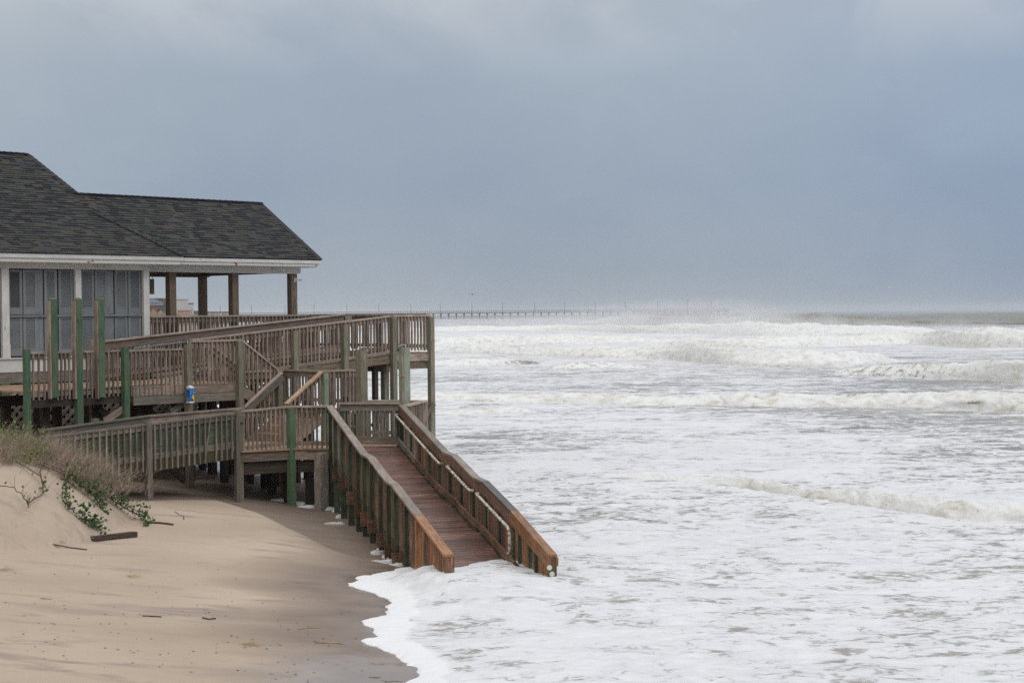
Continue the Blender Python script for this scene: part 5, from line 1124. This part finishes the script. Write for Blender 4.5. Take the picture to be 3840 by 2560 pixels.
vine('trailing_shrub', [(215, 1745), (290, 1775), (360, 1812), (430, 1850)], .011, 120, 'leafy shrub on the dune brow under the boarded ramp', twigs=26, lift=.15)

# ------------------------------------------------------------------ drift litter on the sand
def lay(name, px, r, mat, lab, group=None, cat='stick', up_=0.0):
    P = [ground_hit(x, y)+UPV*(r*.6+up_) for x, y in px]; Q_ = []
    for i in range(len(P)-1):
        for k in range(4): Q_.append(P[i].lerp(P[i+1], k/4)+Vector((0, rnd.gauss(0, .006), abs(rnd.gauss(0, .003)))))
    Q_.append(P[-1]); o = tube(None, name, Q_, r, mat, 6); return tag(o, lab, cat, group)
TIMB = wood('drift_timber', (0.03, 0.02, 0.015), (0.07, 0.048, 0.036), (0.13, 0.095, 0.075), vary=0.1); STRAW = leafmat('straw', (0.30, 0.21, 0.08), (0.50, 0.38, 0.17), 0.8)
a_, b_2 = ground_hit(350, 2030), ground_hit(505, 2012)
dt = plank(None, 'driftwood_timber', a_+UPV*0.045, b_2+UPV*0.05, 0.14, 0.09, TIMB); tag(dt, 'short dark squared timber lying at the foot of the dune', 'timber')
lay('driftwood_stick', [(198, 2049), (260, 2054), (326, 2062)], .012, BARK, 'thin dark stick beside the dune foot and straw', 'sticks on the sand')
lay('driftwood_stick', [(534, 2310), (606, 2313)], .009, BARK, 'short straight dark stick lying alone on dry sand', 'sticks on the sand')
lay('driftwood_stick', [(759, 2318), (785, 2323), (809, 2319)], .010, BARK, 'short curved dark stick on the sand', 'sticks on the sand')
lay('driftwood_strip', [(552, 1962), (600, 1963), (650, 1969)], .022, TIMB, 'flat dark strip of wood beside the trailing leafy shrub', 'sticks on the sand')
lay('driftwood_stick', [(149, 2246), (194, 2248)], .007, BARK, 'small dark stick on dry sand below the dune', 'sticks on the sand')
lay('straw_stalk', [(1183, 2410), (1235, 2411), (1288, 2414)], .007, STRAW, 'long straight tan stalk on the wet sand', 'stalks on the sand', 'stalk')
lay('straw_stalk', [(1119, 2358), (1160, 2354), (1202, 2353)], .005, STRAW, 'pale thin stalk on the wet sand near the foam', 'stalks on the sand', 'stalk')
lay('reed_blade', [(940, 2425), (1000, 2441), (1078, 2453)], .006, GRNG, 'long green reed blade trailing from a straw clump', None, 'reed')
lay('driftwood_stick', [(570, 1849), (612, 1851)], .012, BARK, 'brown stick on the sand in front of the ramp post', 'sticks on the sand')
lay('forked_twig', [(658, 1921), (672, 1932), (688, 1936), (690, 1950)], .011, BARK, 'crooked forked dark twig on bare sand', 'sticks on the sand')
lay('straw_stalk', [(628, 1902), (700, 1913), (735, 1917)], .006, STRAW, 'long thin stalk lying across the sand behind the forked twig', 'stalks on the sand', 'stalk')
lay('plank_strip', [(998, 1866), (1060, 1876), (1125, 1888)], .018, TIMB, 'thin broken wood strip on the sand by the green post', 'sticks on the sand')
for cx_, cy_, ln_, n_, lab in ((503, 2162, .16, 34, 'small clump of dry straw on the open sand'), (932, 2423, .24, 46, 'straw clump with a green reed on the darker sand'), (22, 2138, .2, 30, 'brown weed clump washed up below the dune'), (225, 2048, .14, 20, 'straw tuft caught on the stick by the dune'), (342, 2026, .13, 24, 'straw caught at the end of the dark timber')):
    c = ground_hit(cx_, cy_); ss = []
    for _ in range(n_):
        th = rnd.gauss(0.1, .7); l_ = rnd.uniform(.4, 1)*ln_; p = c+Vector((rnd.gauss(0, .05), rnd.gauss(0, .06), .008))
        ss.append(([p-Vector((math.cos(th), math.sin(th), 0))*l_, p+UPV*rnd.uniform(.005, .04), p+Vector((math.cos(th), math.sin(th), 0))*l_], .004))
    o = ribbons('straw_clump', ss, STRAW); o.data.transform(Matrix.Translation(-c)); o.location = c; tag(o, lab, 'straw', 'straw clumps on the sand')
V, F = [], []
chips = 0
while chips < 170:
    x, y = rnd.uniform(0, 1450), rnd.triangular(2000, 2558, 2450)
    p = at_z(x, y, 0.2); p = Vector((p.x, p.y, gz(p.x, p.y)+.004))
    if not inside(LANDP, np.array([p.x]), np.array([p.y]))[0]: continue
    chips += 1; l_ = rnd.uniform(.005, .022); w_ = rnd.uniform(.0025, .006); th = rnd.gauss(0, .5); e = Vector((math.cos(th), math.sin(th), 0)); f_ = Vector((-e.y, e.x, 0)); k = len(V)
    V += [p-e*l_-f_*w_, p+e*l_-f_*w_, p+e*l_+f_*w_, p-e*l_+f_*w_, p+UPV*w_*1.2-e*l_*.6, p+UPV*w_*1.2+e*l_*.6]; F += [(k, k+1, k+5, k+4), (k+1, k+2, k+5), (k+2, k+3, k+4, k+5), (k+3, k, k+4)]
tag(meshobj('shell_and_wood_chips', V, F, BARK), 'scattered tiny dark chips of wood and shell on the sand', 'beach litter', kind='stuff')

# ------------------------------------------------------------------ the fishing pier
DP = 1230.0; pier = thing('fishing_pier', at_depth(1700, 1200, DP)*1.0, 'long fishing pier on braced timber piles running out behind the surf', 'pier')
PIERM = plain('pier_timber', (0.14, 0.125, 0.115), 0.9, nscale=0.3)
xa, xb = at_depth(690, 1180, DP).x, at_depth(2735, 1165, DP).x; zd = HC+1.05
def pbox(name, x0, x1, y0, y1, z0, z1, par=pier):
    v = [Vector((x, y, z)) for x in (x0, x1) for y in (y0, y1) for z in (z0, z1)]
    return meshobj(name, v, [(0, 1, 3, 2), (4, 6, 7, 5), (0, 4, 5, 1), (2, 3, 7, 6), (0, 2, 6, 4), (1, 5, 7, 3)], PIERM, par)
pbox('pier_deck', xa, xb, DP-3, DP+3, zd-0.55, zd); pbox('top_rail', xa, xb, DP-3, DP-2.85, zd+1.25, zd+1.5); pbox('top_rail', xa, xb, DP+2.85, DP+3, zd+1.25, zd+1.5); pbox('middle_rail', xa, xb, DP-3, DP-2.9, zd+0.6, zd+0.68)
V, F = [], []
def addbox(V, F, x0, x1, y0, y1, z0, z1):
    k = len(V); V += [Vector((x, y, z)) for x in (x0, x1) for y in (y0, y1) for z in (z0, z1)]; F += [(k, k+1, k+3, k+2), (k+4, k+6, k+7, k+5), (k, k+4, k+5, k+1), (k+2, k+3, k+7, k+6), (k, k+2, k+6, k+4), (k+1, k+5, k+7, k+3)]
x = xa
while x < xb: addbox(V, F, x, x+.14, DP-3, DP-2.9, zd, zd+1.3); addbox(V, F, x, x+.14, DP+2.9, DP+3, zd, zd+1.3); x += 1.7
tag(meshobj('rail_posts', V, F, PIERM, pier), kind='stuff')
step = 28.9/FPX*DP; x = at_depth(1653.5, 1180, DP).x; x -= step*int((x-xa)/step); xsb = []
while x < xb: xsb.append(x); x += step
for i, x in enumerate(xsb):
    V, F = [], []
    for dy in (-2.4, 2.4): addbox(V, F, x-.42, x+.42, DP+dy-.4, DP+dy+.4, -2, zd-.5)
    addbox(V, F, x-.55, x+.55, DP-3, DP+3, zd-1.3, zd-.55); meshobj('pile_bent', V, F, PIERM, pier)
    if i < len(xsb)-1:
        for s_ in (0, 1):
            A = Vector((x, DP-2.9, 3.6 if s_ else 0.6)); B = Vector((xsb[i+1], DP-2.9, 0.6 if s_ else 3.6)); plank(pier, 'cross_brace', A, B, 0.1, 0.32, PIERM)
for x in (826, 943, 1069, 1178, 1301, 1421, 1541, 1651, 1770, 1885, 2005, 2118, 2232, 2345, 2465, 2577, 2667):
    X = at_depth(x, 1170, DP).x; tube(pier, 'lamp_post', [Vector((X, DP, zd)), Vector((X, DP, zd+7.4))]+([Vector((X+.3, DP, zd+7.8)), Vector((X+1.2, DP, zd+7.8))] if x == 2577 else []), 0.16, PIERM, 6)

# ------------------------------------------------------------------ far shore behind the pavilion
FARD = leafmat('far_dune_scrub', (0.14, 0.10, 0.05), (0.26, 0.19, 0.10), 0.95)
fx = np.linspace(-400, 900, 160); V, F = [], []
for j, (dy, kz) in enumerate(((-60, 0), (-25, .75), (0, 1), (30, .9), (90, .6), (300, .5))):
    for x in fx:
        p = at_depth(x, 1180, 560+dy+max(0, (x-600))*1.2); h = np.interp(x, [-400, 540, 580, 620, 660, 720, 790, 860, 900], [7.2, 6.2, 6.4, 6.0, 5.6, 5.2, 4.3, 2.0, 0.0])
        V.append(Vector((p.x, p.y, -1+(1+h*kz)*1.0*(1+0.06*math.sin(x*.21+dy)+.04*math.sin(x*.53)) if kz else -1)))
for j in range(5):
    for i in range(159): F.append((j*160+i, j*160+i+1, (j+1)*160+i+1, (j+1)*160+i))
fd = meshobj('far_dune', V, F, FARD, smooth=True); tag(fd, kind='structure')
def paint(n, c): return plain(n, c, 0.85, nscale=0.5, amt=0.08)
GL = plain('far_window_glass', (0.05, 0.06, 0.08), 0.2, 0.5)
def building(x0, y0, x1, y1, d, depth, mat, lab, wins=(), roof=None, gable=False, extra=None):
    """walls between two photo corners at distance d, standing on the far dune"""
    A, B = at_depth(x0, y0, d), at_depth(x1, y1, d); zb = 1.0; root = thing('far_building', Vector(((A.x+B.x)/2, d, zb)), lab, 'building', 'buildings on the far shore')
    def bx(name, xa_, xb_, z0, z1, ya, yb, m):
        v = [Vector((x, y, z)) for x in (xa_, xb_) for y in (ya, yb) for z in (z0, z1)]
        return meshobj(name, v, [(0, 1, 3, 2), (4, 6, 7, 5), (0, 4, 5, 1), (2, 3, 7, 6), (0, 2, 6, 4), (1, 5, 7, 3)], m, root)
    bx('wall', A.x, B.x, zb, A.z, d, d+depth, mat)
    if roof:
        rh, m = roof
        if gable:
            zz = A.z; xm = (A.x+B.x)/2; v = [Vector((A.x-.5, d-.5, zz)), Vector((B.x+.5, d-.5, zz)), Vector((B.x+.5, d+depth+.5, zz)), Vector((A.x-.5, d+depth+.5, zz)), Vector((A.x+1, d+depth/2, zz+rh)), Vector((B.x-2.5, d+depth/2, zz+rh))]
            meshobj('roof', v, [(0, 1, 5, 4), (1, 2, 5), (2, 3, 4, 5), (3, 0, 4)], m, root)
        else: bx('roof', A.x-.3, B.x+.3, A.z+.02, A.z+rh, d-.3, d+depth+.3, m)
    for (wx0, wy0, wx1, wy1, m) in wins:
        P_, R_ = at_depth(wx0, wy0, d), at_depth(wx1, wy1, d); bx('window' if m is GL else 'panel', P_.x, R_.x, R_.z, P_.z, d-.12, d+.05, m)
    return root
PMAR, PAQ, PRED, PGRY, PWH, PPNK = paint('far_maroon', (.17, .10, .09)), paint('far_aqua', (.42, .58, .60)), paint('far_brick', (.30, .11, .07)), paint('far_grey_wood', (.17, .14, .13)), paint('far_white', (.58, .57, .54)), paint('far_pink', (.55, .30, .26))
SLATE = paint('far_slate', (.14, .15, .18)); MARR = paint('far_maroon_roof', (.22, .08, .09))
building(520, 1122, 604, 1122, 690, 14, PMAR, 'large maroon block behind the aqua house on the far shore', roof=(.4, SLATE))
building(520, 1136, 591, 1136, 640, 10, PAQ, 'pale aqua house with grey gabled roof on the far shore', roof=(1.7, SLATE), gable=True, wins=[(566, 1143, 568, 1148, GL), (575, 1143, 577.5, 1149, GL), (583, 1143, 586, 1149, GL)])
building(530, 1147, 572, 1147, 610, 8, PRED, 'red brick cabin in front of the aqua house', roof=(.3, SLATE), wins=[(560, 1152, 563, 1156, GL), (566, 1152, 569, 1156, GL)])
building(573, 1146, 616, 1146, 622, 9, PGRY, 'weathered grey wooden house with dark lower storey on the far shore', roof=(.25, PGRY), wins=[(576, 1159, 582, 1166, GL), (585, 1159, 590, 1166, GL), (594, 1159, 600, 1166, GL), (604, 1159, 610, 1166, GL)])
building(655, 1123, 679, 1123, 900, 20, PWH, 'plain pale windowless slab building on the far shore', roof=(.5, PWH))
building(680, 1139, 706, 1139, 960, 16, PWH, 'white tower block with maroon top storey on the far shore', roof=(.6, MARR), wins=[(680, 1139, 706, 1143, MARR), (685, 1143, 690, 1152, GL), (691, 1143, 697, 1152, GL), (698, 1143, 705, 1152, GL), (680, 1152, 700, 1155, MARR), (698, 1158, 705, 1160, GL), (698, 1162, 705, 1164, GL), (698, 1166, 705, 1168, GL), (682, 1158, 695, 1159, GL)])
building(666, 1165, 696, 1165, 880, 14, PPNK, 'low salmon pink building at the foot of the tower block', roof=(.3, PPNK), wins=[(669, 1168, 672, 1171, GL), (684, 1168, 687, 1171, GL)])
building(707, 1167, 736, 1166, 1000, 14, SLATE, 'long low slate grey row beyond the tower block', roof=(.3, SLATE), wins=[(712, 1169, 716, 1172, PWH), (722, 1169, 727, 1172, PWH)])
for i, (c, nm) in enumerate((((.55, .33, .27), 'salmon'), ((.50, .42, .30), 'cream'), ((.36, .30, .42), 'lilac'), ((.58, .36, .30), 'coral'), ((.28, .46, .45), 'teal'), ((.55, .50, .32), 'pale yellow'), ((.40, .34, .44), 'mauve'), ((.56, .34, .26), 'orange'))):
    building(772+i*10.4, 1170.5, 781+i*10.4, 1170.5, 1150, 12, paint('row_'+nm.replace(' ', '_'), c), 'tiny %s house in the coloured row at the root of the pier' % nm, roof=(.5, SLATE), wins=[(774+i*10.4, 1172, 776+i*10.4, 1174, GL)])
pl = thing('utility_pole', at_depth(719, 1180, 850), 'thin dark utility pole beside the far tower block', 'pole'); c = at_depth(719, 1161, 850); pole = tube(pl, 'pole', [Vector((c.x, 850, 1)), c], .16, PGRY, 6); plank(pl, 'crossarm', c+Vector((-.9, 0, -.3)), c+Vector((.9, 0, -.3)), .15, .15, PGRY)
# two gulls
GULL = plain('gull_white', (.7, .7, .7), 0.7); DGULL = plain('gull_dark', (.12, .11, .11), 0.8)
for x, y, d, m, lab, sp in ((3334, 1080, 120, GULL, 'pale gull gliding above the horizon over the open sea', .55), (1772, 1104, 160, DGULL, 'dark gull gliding above the pier', .6)):
    c = at_depth(x, y, d); r_ = thing('gull', c, lab, 'bird')
    tube(r_, 'body', [c+Vector((-.03, -.2, 0)), c+Vector((-.02, -.1, .02)), c, c+Vector((0, .1, .01)), c+Vector((0, .22, .02))], .055, m, 8)
    for s_ in (-1, 1): meshobj('wing', [c+Vector((s_*.04, -.08, .02)), c+Vector((s_*.04, .10, .02)), c+Vector((s_*sp*.5, .08, .12)), c+Vector((s_*sp*.5, -.08, .13)), c+Vector((s_*sp, .10, .05)), c+Vector((s_*sp*.5, .0, .10))], [(0, 1, 2, 3), (3, 2, 4), (0, 3, 5), (1, 5, 2)], m, r_)

# ------------------------------------------------------------------ sea spray and haze
def volume(name, dens, col=(1, 1, 1), noise=None):
    m = bpy.data.materials.new(name); m.use_nodes = True; t = m.node_tree; t.nodes.clear()
    pv = N(t, 'ShaderNodeVolumePrincipled'); pv.inputs['Color'].default_value = (*col, 1); pv.inputs['Density'].default_value = dens; pv.inputs['Anisotropy'].default_value = 0.0
    t.links.new(pv.outputs[0], N(t, 'ShaderNodeOutputMaterial').inputs['Volume'])
    if noise:
        tcv = N(t, 'ShaderNodeTexCoord'); ln = N(t, 'ShaderNodeVectorMath', operation='LENGTH'); t.links.new(tcv.outputs['Object'], ln.inputs[0])
        fall = mathn(t, 'SUBTRACT', 1.0, ln.outputs['Value'], clamp=True)
        g = N(t, 'ShaderNodeNewGeometry'); nz = N(t, 'ShaderNodeTexNoise', i_Scale=noise, i_Detail=4.0, i_Roughness=0.6); t.links.new(g.outputs['Position'], nz.inputs['Vector'])
        k = mathn(t, 'MULTIPLY', mathn(t, 'SUBTRACT', nz.outputs[0], 0.36), 3.0, clamp=True)
        t.links.new(mathn(t, 'MULTIPLY', mathn(t, 'MULTIPLY', fall, k), dens), pv.inputs['Density'])
    return m
def ico(name, loc, sc_, mat):
    import bmesh
    bm = bmesh.new(); bmesh.ops.create_icosphere(bm, subdivisions=3, radius=1.0); me = bpy.data.meshes.new(name); bm.to_mesh(me); bm.free(); me.materials.append(mat)
    o = bpy.data.objects.new(name, me); link(o); o.location = loc; o.scale = sc_; return o
for i, (x, y, d, rx, ry, rz, dn) in enumerate(SPRAY):
    p = at_depth(x, y, d); o = ico('sea_spray', p, (rx, ry, rz), volume('spray_%d' % i, dn, noise=6.0/rx)); tag(o, 'white spray blown off the breaking waves', 'sea spray', kind='stuff')
if HAZE > 0:
    hb = [Vector((x, y, z)) for x in (-8600, 8600) for y in (-40, 7200) for z in (-2.6, 22)]
    hz = meshobj('haze', hb, [(0, 1, 3, 2), (4, 6, 7, 5), (0, 4, 5, 1), (2, 3, 7, 6), (0, 2, 6, 4), (1, 5, 7, 3)], volume('sea_haze', HAZE, (0.95, 0.97, 1.0))); tag(hz, 'thin salt haze in the air over the beach and sea', 'haze', kind='stuff')
